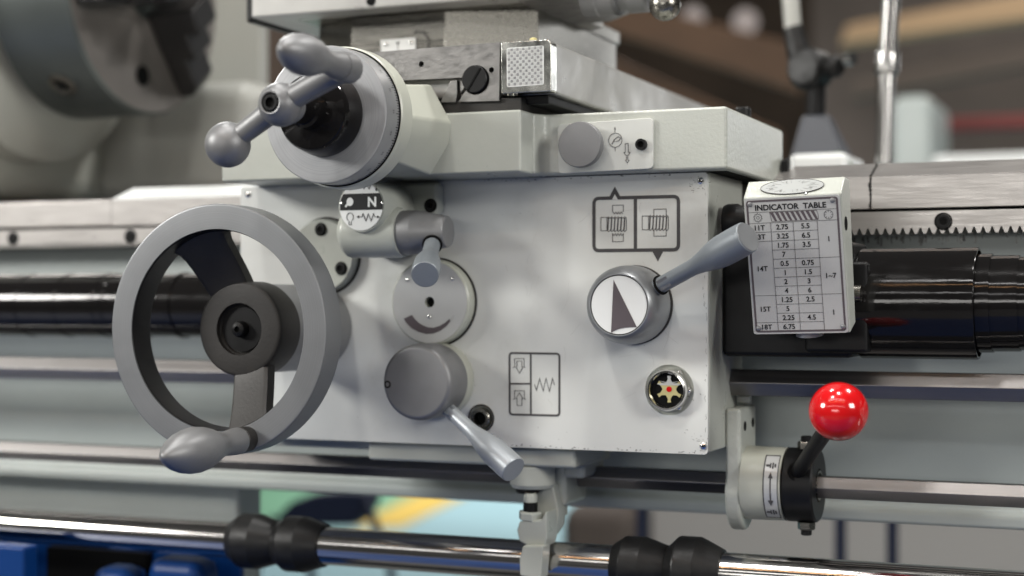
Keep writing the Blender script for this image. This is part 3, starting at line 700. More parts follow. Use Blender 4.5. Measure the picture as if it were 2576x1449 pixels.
b = MB(); base = [(433, 1406), (470, 1385), (510, 1370), (555, 1361), (600, 1357), (640, 1356), (663, 1358)]
apex = (455, 935)
for i in range(6): fill(b, PH, [D5(*apex), D5(*base[i]), D5(*base[i + 1])], .0003)
b.build('triangle_mark', 'purple', wd_)
q = XZ(-.034).px(1652, 722); p0 = und(1650, 724, depth(Vector((q[0], -.030, q[1]))) + .003); p1 = und(1881, 596, depth(p0) - .060)
b = MB(); b.lathe(lever_prof((p1 - p0).length, .0060, .0116), p0, p1 - p0, 44); lv = b.build('lever', 'levpaint', hn)
flats(p0, p1, .0060, lv, 'aludull')
b = MB(); b.lathe([(0, 0), (.0108, 0), (.0108, .0004), (0, .0005)], p1, p1 - p0, 36); b.build('lever_end', 'alu', lv)
b = MB(); b.lathe([(.0062, 0), (.0076, 0), (.0076, .001), (.0062, .0014)], p0 + (p1 - p0).normalized() * .0045, p1 - p0, 28); b.build('lever_seat', 'hole', hk)

# ================================================================== carriage handwheel
wc = un(542, 830, -.15)
hw = thing('carriage_handwheel', 'large grey two spoke handwheel with dark iron hub left of apron', 'handwheel', (wc[0], 0, wc[2]))
Ro, Ri = .0940, .0752
def W_(Y): return Vector((wc[0], Y, wc[2]))
b = MB(); b.lathe([(Ri, 0), (Ri + .0012, -.0012 + .0012), (Ro - .0016, 0), (Ro - .0004, .0006), (Ro, .002), (Ro, .0225), (Ro - .0015, .024), (Ri + .004, .024), (Ri + .0015, .022), (Ri, .018), (Ri, .0006)], W_(-.15), YA, 128)
rim = b.build('rim', 'rim', hw)
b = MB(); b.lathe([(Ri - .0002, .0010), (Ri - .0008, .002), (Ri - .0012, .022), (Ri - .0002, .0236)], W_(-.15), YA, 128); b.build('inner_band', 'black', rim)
b = MB(); b.lathe([(.0200, -.0005), (.0335, -.0005), (.0358, .001), (.0366, .004), (.0366, .028), (.0350, .032), (0, .032), (0, .006), (.0185, .006), (.0200, .004), (.0200, -.0005)], W_(-.1175), YA, 72)
hub = b.build('hub', 'casting', hw)
b = MB(); b.lathe([(0, 0), (.0348, 0), (.0352, .082), (0, .082)], W_(-.0855), YA, 64); b.build('bearing_collar', 'aludull', hw)
b = MB(); b.lathe([(0, 0), (.0178, 0), (.0172, .0022), (0, .0026)], W_(-.1113), NY, 48); wsh = b.build('washer', 'black', hub)
b = MB(); b.lathe([(0, 0), (.0064, 0), (.0064, .003), (.0052, .0062), (.0028, .0074), (.0024, .0074), (.0020, .004), (0, .004)], W_(-.1138), NY, 32); b.build('centre_bolt', 'black', hub)
def spoke(angd, w0, w1, flare):
    a = math.radians(angd); d = Vector((math.cos(a), 0, math.sin(a))); e = Vector((-math.sin(a), 0, math.cos(a)))
    n = 10; F0 = []; Bk = []
    mb = MB(); rings = []
    for i in range(n + 1):
        t = i / n; r = .030 + (Ri + .0006 - .030) * t
        hwid = (w0 + (w1 - w0) * t) / 2
        fl = flare * max(0, (t - .72) / .28) ** 2
        Yf = -.1160 - .024 * t ** 1.2; Yb = Yf + .013
        c = W_(0) + d * r
        sag = .0007
        rings.append([c + e * (hwid + fl * 1.0) + YA * (Yf + .002), c + e * (hwid * .8 + fl) + YA * Yf, c - e * (hwid * .8 + fl * .4) + YA * Yf, c - e * (hwid + fl * .4) + YA * (Yf + .002),
                      c - e * (hwid + fl * .4) + YA * (Yb - .001), c - e * (hwid * .8 + fl * .4) + YA * Yb, c + e * (hwid * .8 + fl) + YA * Yb, c + e * (hwid + fl) + YA * (Yb - .001)])
    vs = [v for r in rings for v in r]; fs = [tuple(range(8)), tuple(range(8 * n + 7, 8 * n - 1, -1))]
    for i in range(n):
        for k in range(8): fs.append((8 * i + k, 8 * i + (k + 1) % 8, 8 * (i + 1) + (k + 1) % 8, 8 * (i + 1) + k))
    mb.add(vs, fs); mb.build('spoke', 'casting', hw, ang=50)
spoke(110, .034, .042, .014); spoke(-75, .031, .032, .004)
hp = XZ(-.15).px(622, 1104); hb = Vector((hp[0], -.15, hp[1]))
b = MB(); b.lathe([(0, -.002), (.0092, -.002), (.0092, .010), (.0086, .0108), (0, .0108)], hb, NY, 40); b.build('grip_ferrule', 'casting', hw)
Lg = .092
pr_ = [(0, .0105), (.0090, .0105), (.0097, .012), (.0098, .018), (.0092, .024), (.0086, .030), (.0090, .036), (.0106, .043), (.0132, .051), (.0154, .060), (.0163, .069), (.0158, .078), (.0142, .087), (.0116, .095), (.0082, .102), (.0044, .1075), (.0018, .1095), (0, .110)]
gd = und(408, 1150, depth(hb) - .088) - hb
b = MB(); b.lathe([(r, h * gd.length / .110) for r, h in pr_], hb, gd, 48); b.build('egg_grip', 'aludull', hw)

# ================================================================== saddle casting
sd = thing('lathe_saddle', 'pale enamel saddle casting above the apron with hammered right end', 'saddle', (-.45, .08, .0965))
zs0, zs1 = .0966, .1436
YL, YQ = -.055, -.018
xl0, xst = X_(557, YL), X_(1310, YL); xr = X_(1828, YQ)
b = MB(); b.box(xl0, xst, YL, .165, zs0, zs1); b.build('front_block', 'paint', sd, bevel=.002, seg=3)
outl = [(xst - .004, YQ - .014), (xst + .0012, YQ - .014), (xst + .0035, YQ - .006), (xst + .0075, YQ - .0015), (xst + .013, YQ), (xr, YQ), (xr, .1652), (xst - .004, .1652)]
b = MB(); b.prism([(x, y, zs0 + .0003) for x, y in outl], (0, 0, zs1 - zs0 - .0006)); b.build('casting', 'hammer', sd, bevel=.003, seg=3)
b = MB(); b.box(X_(900, YL), xst - .002, YL + .006, .30, zs1 - .002, zs1 + .010); b.build('raised_way', 'casting', sd, bevel=.001)
b = MB(); b.box(xl0 + .004, xr - .004, -.0025, .15, zT - .0002, zs0 + .0008); b.build('joint_gap', 'hole', sd)
# cross feed screw housing behind the dial
dc = un(818, 288, -.165)
DCX, DCZ = dc[0], dc[2]
xh1 = X_(1132, YL); 
hx = [(DCX - .047, DCZ - .036), (DCX + .030, DCZ - .036), (DCX + .046, DCZ - .012), (DCX + .0475, DCZ + .004), (DCX + .030, DCZ + .034), (DCX - .036, DCZ + .034)]
A = [(x, YL + .002, z) for x, z in hx]; Bq = [(DCX + (x - DCX) * .74, -.126, DCZ + (z - DCZ) * .74) for x, z in hx]
b = MB(); b.loft(A, Bq); b.build('screw_housing', 'cream', sd, bevel=.002, seg=3)
# pump plate and knob
YPp = YQ - .0034
PQ = XZ(YPp)
c4 = [PQ.px(1402, 313), PQ.px(1643, 296), PQ.px(1643, 424), PQ.px(1404, 437)]
b = MB(); b.prism([(x, YPp, z) for x, z in quadrr(c4, .004)], (0, .0036, 0)); pp = b.build('pump_plate', 'plugplate', sd, bevel=.0005)
kc = XZ(YPp - .016).px(1457, 363)
b = MB(); b.lathe([(0, 0), (.007, 0), (.007, .006), (.0150, .0065), (.0168, .008), (.0172, .0095), (.0172, .0150), (.0166, .0160), (0, .0165)], (kc[0], YPp, kc[1]), NY, 60); b.build('pump_knob', 'aludull', pp)
socket_screw(PQ, PQ.px(1615, 364), .0043, .004, pp, recess=False)
D6 = lambda x, y: PQ.px(1195 + x * .3472, y * .3472)
b = MB(); lw = .00034
ribbon(b, PQ, circ(D6(1017, 1015), .0053, 32), lw, .0003, True)
ribbon(b, PQ, [D6(1013, 1028), D6(1005, 1015), D6(1037, 990), D6(1055, 1000), D6(1045, 1018), D6(1020, 1025)], lw, .0003)
ribbon(b, PQ, [D6(1010, 1015), D6(1000, 1030), D6(992, 1045)], .0006, .00033)
ribbon(b, PQ, [D6(1016, 1070), D6(1016, 1095)], lw, .00033); ribbon(b, PQ, [D6(1014, 922), D6(1014, 960)], lw, .00033)
fill(b, PQ, [D6(1014, 920), D6(1009, 938), D6(1020, 938)], .0003)
ribbon(b, PQ, [D6(1089, 1040), D6(1110, 1038), D6(1111, 1102), D6(1124, 1102), D6(1112, 1124), D6(1092, 1124), D6(1079, 1104), D6(1089, 1103)], lw, .0003, True)
ribbon(b, PQ, [D6(1098, 1136), D6(1108, 1136), D6(1108, 1160), D6(1116, 1160), D6(1104, 1180), D6(1090, 1160), D6(1097, 1160)], lw, .0003, True)
b.build('pump_symbols', 'ink', pp)
# bits on top
b = MB(); c = un(1662, 272, .07); b.lathe([(0, 0), (.0145, 0), (.0160, .002), (.0160, .0075), (.0145, .0088), (0, .0088)], (c[0], .07, zs1 - .001), ZA, 48); b.build('oil_cap', 'black', sd)
c = un(1874, 285, .11); b = MB(); b.lathe([(0, 0), (.0062, 0), (.0062, .016), (.0056, .0168), (0, .0168)], (c[0] - .004, .12, zs1 - .002), ZA, 28); b.build('stop_pin', 'black', sd)
# way wiper at the right end
b = MB(); b.prism([(xr + .0015, .150, zs0 - .018), (xr + .0015, .150, zs0 + .020), (xr + .0015, .168, zs0 + .024), (xr + .0015, .19, zs0 - .018)], (.006, 0, 0)); wp = b.build('way_wiper', 'black', sd, bevel=.0006)
b = MB(); b.prism([(xr + .0078, .154, zs0 - .006), (xr + .0078, .157, zs0 + .024), (xr + .0078, .185, zs0 - .006)], (.002, 0, 0)); b.build('felt_strip', 'white', wp)

# ================================================================== cross slide
Yc = -.05
cs = thing('cross_slide', 'grey cross slide with pitted front bar and slotted black screw', 'slide', (X_(1200, Yc), .1, zs1))
zc0, zc1 = Z_(1385, 233, Yc), Z_(1385, 99, Yc); xc1 = X_(1385, Yc); xc0 = X_(780, Yc)
b = MB(); b.box(xc0, xc1 - .0008, Yc + .006, .42, zc0 + .0005, zc1 - .0006); b.build('body', 'slide', cs, bevel=.0022)
PB = XZ(Yc - .002)
D7 = lambda x, y: PB.px(566 + x * .3663, y * .3663)
bar = [D7(560, 395), D7(1888, 290), D7(1882, 692), D7(1604, 699), D7(1660, 612), D7(1632, 532), D7(1240, 551), D7(560, 605)]
cut = MB()
for q, r in ((D7(1348, 440), .0022), (D7(1830, 480), .0021), (D7(1722, 549), .0112)):
    cut.lathe([(0, -.01), (r, -.01), (r, .006), (0, .006)], (q[0], Yc - .002, q[1]), YA, 32)
b = MB(); b.prism([(x, Yc - .002, z) for x, z in bar], (0, .03, 0)); fb = b.build('front_bar', 'barsteel', cs, cut=cut)
for q, r in ((D7(1348, 440), .0023), (D7(1830, 480), .0022), (D7(1722, 549), .0113)):
    b = MB(); b.lathe([(0, 0), (r, 0), (r, .001), (0, .001)], (q[0], Yc + .0045, q[1]), NY, 28); b.build('bar_hole', 'hole', fb)
q = D7(1718, 545); b = MB(); b.lathe([(0, 0), (.0104, 0), (.0104, .0070), (.0098, .0076), (0, .0076)], (q[0], Yc + .0035, q[1]), NY, 48); sl = b.build('slotted_screw', 'black', cs)
d = Vector((math.cos(math.radians(57)), 0, math.sin(math.radians(57)))); b = MB(); b.obox((q[0], Yc - .0042, q[1]), d, d.cross(YA), YA, .0101, .0007, .0004); b.build('screw_slot', 'hole', sl)
gib = [D7(1470, 705), D7(1545, 552), D7(1590, 548), D7(1592, 640), D7(1580, 702)]
b = MB(); b.prism([(x, Yc - .001, z) for x, z in gib], (0, .12, 0)); b.build('gib_wedge', 'barsteel', cs, bevel=.0006)
gib = [D7(1596, 550), D7(1634, 552), D7(1640, 590), D7(1604, 640)]
b = MB(); b.prism([(x, Yc + .001, z) for x, z in gib], (0, .12, 0)); b.build('gib_strip', 'barsteel', cs, bevel=.0004)
# dark dovetail under the slide
b = MB(); b.box(xc0 + .01, X_(1130, Yc), Yc + .020, .4, zs1 + .009, zc0 + .008); b.build('dovetail', 'casting', cs)
b = MB(); b.box(X_(1262, Yc), xc1 - .006, Yc + .012, .4, zc0 - .0065, zc0 + .0003); un_ = b.build('under_rail', 'black', cs, bevel=.001)
# chrome wiper cap
PCp = XZ(Yc - .006)
D8 = lambda x, y: PCp.px(1195 + x * .3472, y * .3472)
cc = [D8(187, 308), D8(551, 283), D8(552, 660), D8(191, 678)]
def round_tr(c4, r, n=7):
    c4 = [Vector(c) for c in c4]; o = []
    for i, rad in enumerate((.0012, r, .0012, .0008)):
        a, bb, c = c4[i - 1], c4[i], c4[(i + 1) % 4]
        p = bb + (a - bb).normalized() * rad; q = bb + (c - bb).normalized() * rad
        for k in range(n + 1):
            t = k / n; o.append(tuple((1 - t) ** 2 * p + 2 * t * (1 - t) * bb + t * t * q))
    return o
b = MB(); b.prism([(x, Yc - .006, z) for x, z in round_tr(cc, .0050)], (0, .012, 0)); wc_ = b.build('wiper_cap', 'capchrome', cs, bevel=.0009)
ins = [D8(230, 348), D8(498, 330), D8(498, 612), D8(232, 632)]
b = MB(); fill(b, PCp, quadrr(ins, .0015), .0003); ip = b.build('pattern_plate', 'label', wc_)
b1 = MB(); b2 = MB()
o_, ux, vy = Vector(ins[3]), Vector(ins[2]) - Vector(ins[3]), Vector(ins[0]) - Vector(ins[3])
NX, NYc = 12, 12
for i in range(NX):
    for j in range(NYc):
        a0, a1, c0, c1 = (i + .06) / NX, (i + .94) / NX, (j + .06) / NYc, (j + .94) / NYc
        g = lambda s, t: tuple(o_ + ux * (.02 + .96 * s) + vy * (.02 + .96 * t))
        tgt = b1 if (i + j) % 2 else b2
        for k in range(4):
            if (i + j) % 2: fill(tgt, PCp, [g(a0, c0 + (c1 - c0) * (k + .1) / 4), g(a1, c0 + (c1 - c0) * (k + .1) / 4), g(a1, c0 + (c1 - c0) * (k + .7) / 4), g(a0, c0 + (c1 - c0) * (k + .7) / 4)], .0005)
            else: fill(tgt, PCp, [g(a0 + (a1 - a0) * (k + .1) / 4, c0), g(a0 + (a1 - a0) * (k + .7) / 4, c0), g(a0 + (a1 - a0) * (k + .7) / 4, c1), g(a0 + (a1 - a0) * (k + .1) / 4, c1)], .0005)
o = b1.build('basket_weave', 'plate', ip); o['kind'] = 'stuff'
o = b2.build('basket_weave', 'dial', ip); o['kind'] = 'stuff'
q = un(1393, 184, Yc + .004); b = MB(); b.lathe([(0, 0), (.0030, 0), (.0026, .0018), (.0012, .0026), (0, .0027)], (xc1 - .0002, Yc + .0045, q[2]), XA, 24); b.build('cap_screw', 'brass', wc_)
q = un(1337, 97, Yc); b = MB(); b.lathe([(0, 0), (.0030, 0), (.0026, .0014), (.0012, .0020), (0, .0021)], (q[0], Yc + .004, zc1 - .0005 + .0014), ZA, 24); b.build('cap_screw', 'brass', wc_)
for px in (1282, 1296):
    q = un(px, 240, Yc); b = MB(); b.lathe([(0, 0), (.0022, 0), (.0020, .0016), (0, .0018)], (q[0], Yc, Z_(px, 236, Yc)), -ZA, 20); b.build('cap_screw', 'chrome', wc_)

# ================================================================== cross feed crank and dial
Yf = -.165
cf = thing('cross_feed_handwheel', 'grey graduated dial with black hub and two armed ball crank', 'handwheel', (DCX, -.05, DCZ))
Rd = 174 / (F / depth(dc))
def DC(Y): return Vector((DCX, Y, DCZ))
b = MB(); b.lathe([(0, 0), (Rd - .0012, 0), (Rd - .0003, .0004), (Rd, .0016), (Rd, .0195), (0, .0195)], DC(Yf), YA, 128); dl = b.build('graduated_dial', 'dialturn', cf)
b = MB(); b.lathe([(0, 0), (Rd + .0012, 0), (Rd + .0022, .001), (Rd + .0024, .0155), (Rd + .001, .017), (0, .017)], DC(Yf + .0200), YA, 128); b.build('index_ring', 'cream', cf)
b = MB(); b.lathe([(Rd - .0008, 0), (Rd + .0009, 0), (Rd + .0009, .0006), (Rd - .0008, .0006)], DC(Yf + .0196), YA, 128); b.build('ring_gap', 'hole', cf)
b = MB()
for k in range(160):
    a = 2 * math.pi * k / 160; dr = Vector((math.cos(a), 0, math.sin(a))); tn = Vector((-math.sin(a), 0, math.cos(a)))
    L = .0048 if k % 10 == 0 else .0036 if k % 5 == 0 else .0025
    b.obox(DC(Yf + .0193 - L / 2) + dr * (Rd + .00005), YA, tn, dr, L / 2, .00026, .0001)
o = b.build('scale_marks', 'blackink', dl); o['kind'] = 'stuff'
b = MB()
for k in range(20):
    a = 2 * math.pi * k / 20 + .02; dr = Vector((math.cos(a), 0, math.sin(a))); tn = Vector((-math.sin(a), 0, math.cos(a)))
    Pt = Plane(DC(Yf + .0100) + dr * (Rd + .0001), tn, -YA) 
    if Pt.n.dot(dr) < 0: Pt = Plane(DC(Yf + .0100) + dr * (Rd + .0001), -tn, -YA)
    v = (6.5 + .5 * (k - 0)) % 10
    text_into(b, Pt, '%d%d' % (int(v), int(v * 10) % 10), (0, 0), .0022, lift=.0001)
o = b.build('scale_numbers', 'ink', dl); o['kind'] = 'stuff'
b = MB(); b.lathe([(0, 0), (.0300, 0), (.0300, .0045), (.0292, .0070), (.0278, .0175), (.0262, .0200), (.0130, .0215), (.0125, .030), (.0105, .031), (.0105, .06), (0, .06)], DC(Yf), NY, 72); b.build('black_hub', 'blackgloss', cf)
Yk = -.226
KC = Vector((DCX, Yk, DCZ))
b = MB(); prof = []
Rk = .0150
b.lathe([(.0095, .018), (.0118, .013)] + [(Rk * math.sin(math.radians(a)), Rk * math.cos(math.radians(a))) for a in range(48, 150, 6)] + [(.0078, -.0136), (.0068, -.0134), (.0064, -.010), (0, -.010)], KC, YA, 56)
kb = b.build('crank_boss', 'aludull', cf)
b = MB(); b.lathe([(0, 0), (.0060, 0), (.0060, .0032), (.0052, .0040), (.0036, .0040), (.0031, .0012), (0, .0012)], KC + NY * .0098, NY, 36); sb = b.build('socket_bolt', 'black', kb)
b = MB(); b.lathe([(0, .0014), (.0033, .0014), (.0033, .0018), (0, .0018)], KC + NY * .0098, NY, 6); b.build('hex_socket', 'hole', sb)
PKk = XZ(Yk)
bc_ = PKk.px(573, 364); ec_ = PKk.px(868, 170)
bc = Vector((bc_[0], Yk, bc_[1])); ec = Vector((ec_[0], Yk, ec_[1]))
b = MB(); b.lathe([(.0085, .008), (.0080, .016), (.0072, (bc - KC).length - .006)], KC, bc - KC, 36); b.build('arm', 'aludull', cf)
b = MB(); b.lathe([(.0085, .008), (.0082, .016), (.0088, (ec - KC).length)], KC, ec - KC, 36); b.build('arm', 'aludull', cf)
b = MB(); b.sphere(bc, .0157); b.build('counter_ball', 'aludull', cf)
b = MB(); b.lathe([(0, -.0105), (.007, -.0102), (.0098, -.007), (.0104, -.002), (.0104, .004), (.0098, .008), (0, .008)], ec, NY, 40); b.build('grip_socket', 'aludull', cf)
gd = und(706, 120, depth(ec) - .066) - ec; Lg = gd.length
pr2 = [(0, .004), (.0094, .004), (.0096, .010), (.0086, .017), (.0078, .024), (.0082, .031), (.0100, .039), (.0122, .047), (.0134, .056), (.0132, .064), (.0118, .072), (.0094, .079), (.0060, .085), (.0026, .0885), (0, .0895)]
b = MB(); b.lathe([(r, h * Lg / .0895) for r, h in pr2], ec, gd, 48); b.build('egg_grip', 'aludull', cf)

# ================================================================== compound rest above
cr = thing('compound_rest', 'ground steel compound rest base with small riveted index plate', 'tool slide', (X_(1000, .08), .16, zc1))
Yw = .075
PX0 = lambda px: X_(px, Yw)
fac = [(PX0(753), Yw + .036), (PX0(885), Yw + .0005), (PX0(886), Yw), (PX0(1117), Yw), (PX0(1118), Yw + .0008), (PX0(1330), Yw + .022), (PX0(1330) , .30), (PX0(753), .30)]  # side facets angled back to shape the tones the steel mirrors
zw0, zw1 = zc1 - .0005, Z_(1117, 27, Yw)
b = MB(); b.prism([(x, y, zw0) for x, y in fac], (0, 0, zw1 - zw0)); b.build('swivel_base', 'steel', cr, bevel=.0006)
b = MB(); b.box(PX0(753), PX0(1330) + .0005, Yw - .006, .31, zw1 + .0004, zw1 + .0135); b.build('slide_plate', 'steel', cr, bevel=.0015)
PI = XZ(Yw - .0004)
b = MB(); fill(b, PI, [PI.px(958, 101), PI.px(1046, 95), PI.px(1046, 130), PI.px(960, 136)], .0008); ixp = b.build('index_plate', 'label', cr)
PI2 = XZ(Yw - .0013)
b = MB(); fill(b, PI2, [PI2.px(996, 106), PI2.px(1006, 105), PI2.px(1001, 114)], .0002); ribbon(b, PI2, [PI2.px(1001, 110), PI2.px(1001, 130)], .0004, .0002); b.build('index_arrow', 'ink', ixp)
for px, py in ((972, 112), (1035, 107)): rivet(PI2, PI2.px(px, py), .0020, .0016, ixp)
b = MB()
for i in range(16):
    a = math.radians(110 - i * 10); px, py = 1052 + 26 * math.cos(a) + random.uniform(-2, 2), 112 - 34 * math.sin(a) + random.uniform(-2, 2)
    q = PI.px(px, py); fill(b, PI, circ(q, random.uniform(.0006, .0015), 7, random.uniform(.5, 1)), .00015)
o = b.build('oil_spots', 'casting', cr); o['kind'] = 'stuff'
ts = thing('top_slide', 'pale steel top slide at the upper edge with black end cap', 'tool slide', (X_(950, .05), .15, zw1 + .0138))
Yt = .045; zt0 = Z_(628, 46, Yt)
b = MB(); b.box(X_(632, Yt), X_(1340, Yt), Yt, .22, zt0, zt0 + .09); b.build('body', 'slide', ts, bevel=.002)
b = MB(); b.box(X_(611, Yt), X_(632, Yt) - .0003, Yt + .004, .215, zt0 - .003, zt0 + .085); b.build('end_cap', 'black', ts, bevel=.003)
b = MB(); b.box(PX0(753) + .006, PX0(1330) - .001, Yw + .004, .29, zw1 + .0138, zt0 + .002); b.build('dovetail', 'steel', ts)
q = XZ(Yt - .0004).px(933, 2); b = MB(); b.lathe([(0, 0), (.0042, 0), (.0042, .0006), (0, .0006)], (q[0], Yt - .0001, q[1]), NY, 28); b.build('grub_hole', 'hole', ts)
xq = X_(1345, .1)
b = MB(); b.prism([(xq, .06, zt0 - .001), (xq, .06, zt0 + .05), (xq + .062, .06, zt0 + .05), (xq + .062, .06, zt0 + .006), (xq + .04, .06, zt0 - .001)], (0, .12, 0)); b.build('screw_bracket', 'barsteel', ts, bevel=.002)
tk = thing('top_slide_crank', 'polished ball and small graduated collar at the top edge', 'crank', (X_(1560, .09), .09, .26))
zk = Z_(1560, -18, .09); xk0 = xq + .050
prof = [(0, 0), (.0185, 0), (.0185, .012), (.0178, .013), (.0178, X_(1560, .09) - xk0), (.0150, X_(1562, .09) - xk0), (.0150, X_(1585, .09) - xk0), (.0176, X_(1587, .09) - xk0), (.0176, X_(1630, .09) - xk0), (.0160, X_(1636, .09) - xk0), (0, X_(1636, .09) - xk0)]
b = MB(); b.lathe(prof, (xk0, .09, zk), XA, 64); b.build('collar', 'aludull', tk)
b = MB()
for k in range(60):
    a = 2 * math.pi * k / 60; dr = Vector((0, math.cos(a), math.sin(a))); tn = Vector((0, -math.sin(a), math.cos(a)))
    b.obox(Vector((X_(1555, .09), .09, zk)) + dr * .0179, XA, tn, dr, .002, .00013, .0001)
o = b.build('collar_marks', 'blackink', tk); o['kind'] = 'stuff'
q = un(1673, 12, .055); b = MB(); b.sphere(q, .0128); b.build('ball', 'steel', tk)
b = MB(); b.tube((X_(1640, .09), .09, zk + .004), q, .006, .005); b.build('ball_arm', 'aludull', tk)

# ================================================================== thread dial indicator
Ax, Ay = math.radians(11.5), math.radians(-1.5)
rot = Matrix.Rotation(Ay, 3, 'Y') @ Matrix.Rotation(Ax, 3, 'X')
tu, tv = rot @ XA, rot @ ZA
IC = Vector((-.2476, -.030, .0252)); IW, IH = .0684, .0993
td = thing('thread_dial_indicator', 'pale enamel box with riveted INDICATOR TABLE plate and tilted dial', 'indicator box', (IC.x, IC.y + .02, IC.z - IH / 2))
PT = Plane(IC, tu, tv)
hw_, hh = IW / 2, IH / 2
bx = []
# side profile in (v, n): front bottom, front top, slanted top back, back top, back bottom
fr = [(-hh - .0005, .0), (hh + .0008, .0), (hh + .0100, -.018), (hh + .006, -.034), (-hh + .002, -.022)]
A = [PT.pt(-hw_ - .0008, v, n - .0012) for v, n in fr]; Bq = [PT.pt(hw_ + .0012, v, n - .0012) for v, n in fr]
b = MB(); b.loft(A, Bq); b.build('box', 'hammer', td, bevel=.0012, seg=2)
b = MB(); b.prism([PT.pt(a, c, -.0012) for a, c in rrect(-hw_, hw_, -hh, hh, .0022)], PT.n * .0012); tp = b.build('table_plate', 'plate', td)
def TU(u): return -hw_ + IW * u
def TV(v): return hh - IH * v
u0, u1, v0, v1 = .030, .970, .020, .980
b = MB(); ribbon(b, PT, rrect(TU(u0), TU(u1), TV(v1), TV(v0), .0016), .0014, .0002, True); b.build('border', 'purple', tp)
gx = [u0 + (u1 - u0) * k for k in (0, .25, .502, .770, 1)]
vt, vi = v0 + .080, v0 + .160
rows = [vi + (v1 - vi) * k / 12 for k in range(13)]
b = MB(); lw = .00022
def hl(ua, ub, v): ribbon(b, PT, [(TU(ua), TV(v)), (TU(ub), TV(v))], lw, .00022)
def vl(u, va, vb): ribbon(b, PT, [(TU(u), TV(va)), (TU(u), TV(vb))], lw, .00024)
hl(gx[0], gx[4], vt); hl(gx[0], gx[4], vi)
vl(gx[1], vi, v1); vl(gx[2], vi, v1); vl(gx[3], vi, v1)
for k in range(1, 12): hl(gx[1], gx[3], rows[k])
for k in (1, 2, 8, 11): hl(gx[0], gx[1], rows[k])
for k in (4, 8): hl(gx[3], gx[4], rows[k])
b.build('table_lines', 'ink', tp)
b = MB(); th_ = .0036
mid = lambda i: (gx[i] + gx[i + 1]) / 2
def cell(s, i, r0, r1=None):
    v = (rows[r0] + rows[(r0 if r1 is None else r1) + 1]) / 2
    text_into(b, PT, s, (TU(mid(i)), TV(v)), th_, lift=.00025, bold=.018)
text_into(b, PT, 'INDICATOR  TABLE', (TU(.485), TV((v0 + vt) / 2 + .008)), .0040, wid=IW * .745, lift=.00025, bold=.024)
cell('11T', 0, 0); cell('13T', 0, 1); cell('14T', 0, 2, 7); cell('15T', 0, 8, 10); cell('18T', 0, 11)
for k, (s1, s2) in enumerate((('2.75', '5.5'), ('3.25', '6.5'), ('1.75', '3.5'), ('7', ''), ('0.5', '0.75'), ('1', '1.5'), ('2', '3'), ('4', '6'), ('1.25', '2.5'), ('5', ''), ('2.25', '4.5'), ('6.75', ''))):
    cell(s1, 1, k)
    if s2: cell(s2, 2, k)
cell('1', 3, 0, 3); cell('1~7', 3, 4, 7); cell('1', 3, 8, 11)
b.build('table_text', 'blackink', tp)
b = MB(); vm = (vt + vi) / 2
n = 9
for k in range(n):
    ua = .265 + .48 * k / n; wu = .48 / n
    fill(b, PT, [(TU(ua), TV(vt + .006)), (TU(ua + wu * .62), TV(vt + .006)), (TU(ua + wu * 1.35), TV(vi - .010)), (TU(ua + wu * .9), TV(vi - .010))], .00022)
ribbon(b, PT, [(TU(.262), TV(vt + .005)), (TU(.755), TV(vt + .005)), (TU(.77), TV(vm)), (TU(.765), TV(vi - .008)), (TU(.28), TV(vi - .008))], .00024, .0002, True)
b.build('screw_symbol', 'purple', tp)
b = MB(); c = (TU(.135), TV(vm)); ribbon(b, PT, circ(c, .0010, 14), .00025, .0002, True)
gear = []
for k in range(40):
    a = 2 * math.pi * k / 40; gear.append((c[0] + (.0031 if (k // 2) % 2 else .0024) * math.cos(a), c[1] + (.0031 if (k // 2) % 2 else .0024) * math.sin(a)))
ribbon(b, PT, gear, .00028, .0002, True)
c = (TU(.875), TV(vm)); ribbon(b, PT, circ(c, .0031, 28), .00028, .0002, True)
for k in range(8):
    a = math.pi * k / 4; ribbon(b, PT, [(c[0] + .0029 * math.cos(a), c[1] + .0029 * math.sin(a)), (c[0] + .0018 * math.cos(a), c[1] + .0018 * math.sin(a))], .00025, .0002)
b.build('gear_symbols', 'ink', tp)
for u, v in ((.06, .040), (.925, .040), (.055, .955), (.95, .955)): rivet(PT, (TU(u), TV(v)), .0019, .0014, tp, 'dial')
# dial on the slanted top
top_a, top_b = PT.pt(0, hh + .0008, -.0012), PT.pt(0, hh + .0100, -.0192)
tdir = (top_b - top_a).normalized(); PTop = Plane((top_a + top_b) / 2 + tu.cross(tdir) * .0002, tu, tdir)
b = MB(); b.prism([PTop.pt(a, c) for a, c in circ((-.001, 0), .0225, 56, .40)], PTop.n * .0006); dg_ = b.build('thread_dial', 'dialface', td)
b = MB(); ribbon(b, PTop, circ((-.001, 0), .0227, 56, .40), .0003, .0008, True); b.build('dial_rim', 'ink', dg_)
PTo2 = Plane(PTop.pt(0, 0, .0006), tu, tdir)
b = MB()
for k in range(16):
    a = 2 * math.pi * k / 16 + .1; ribbon(b, PTo2, [(-.001 + .019 * math.cos(a), .0076 * math.sin(a)), (-.001 + (.014 if k % 2 else .0105) * math.cos(a), (.0056 if k % 2 else .0042) * math.sin(a))], .00025, .0001)
for k in range(8):
    a = 2 * math.pi * k / 8 + .3; text_into(b, PTo2, str(k + 1), (-.001 + .0155 * math.cos(a), .0056 * math.sin(a)), .0026, lift=.0002, rot=a + math.pi / 2)
b.build('dial_marks', 'dialmark', dg_)
rivet(PTop, (.010, -.0086), .0014, .0010, td)
b = MB(); b.lathe([(0, 0), (.0100, 0), (.0100, .006), (0, .006)], PT.pt(.004, -hh + .002, -.012), -tv, 28); b.build('lower_stub', 'dial', td)
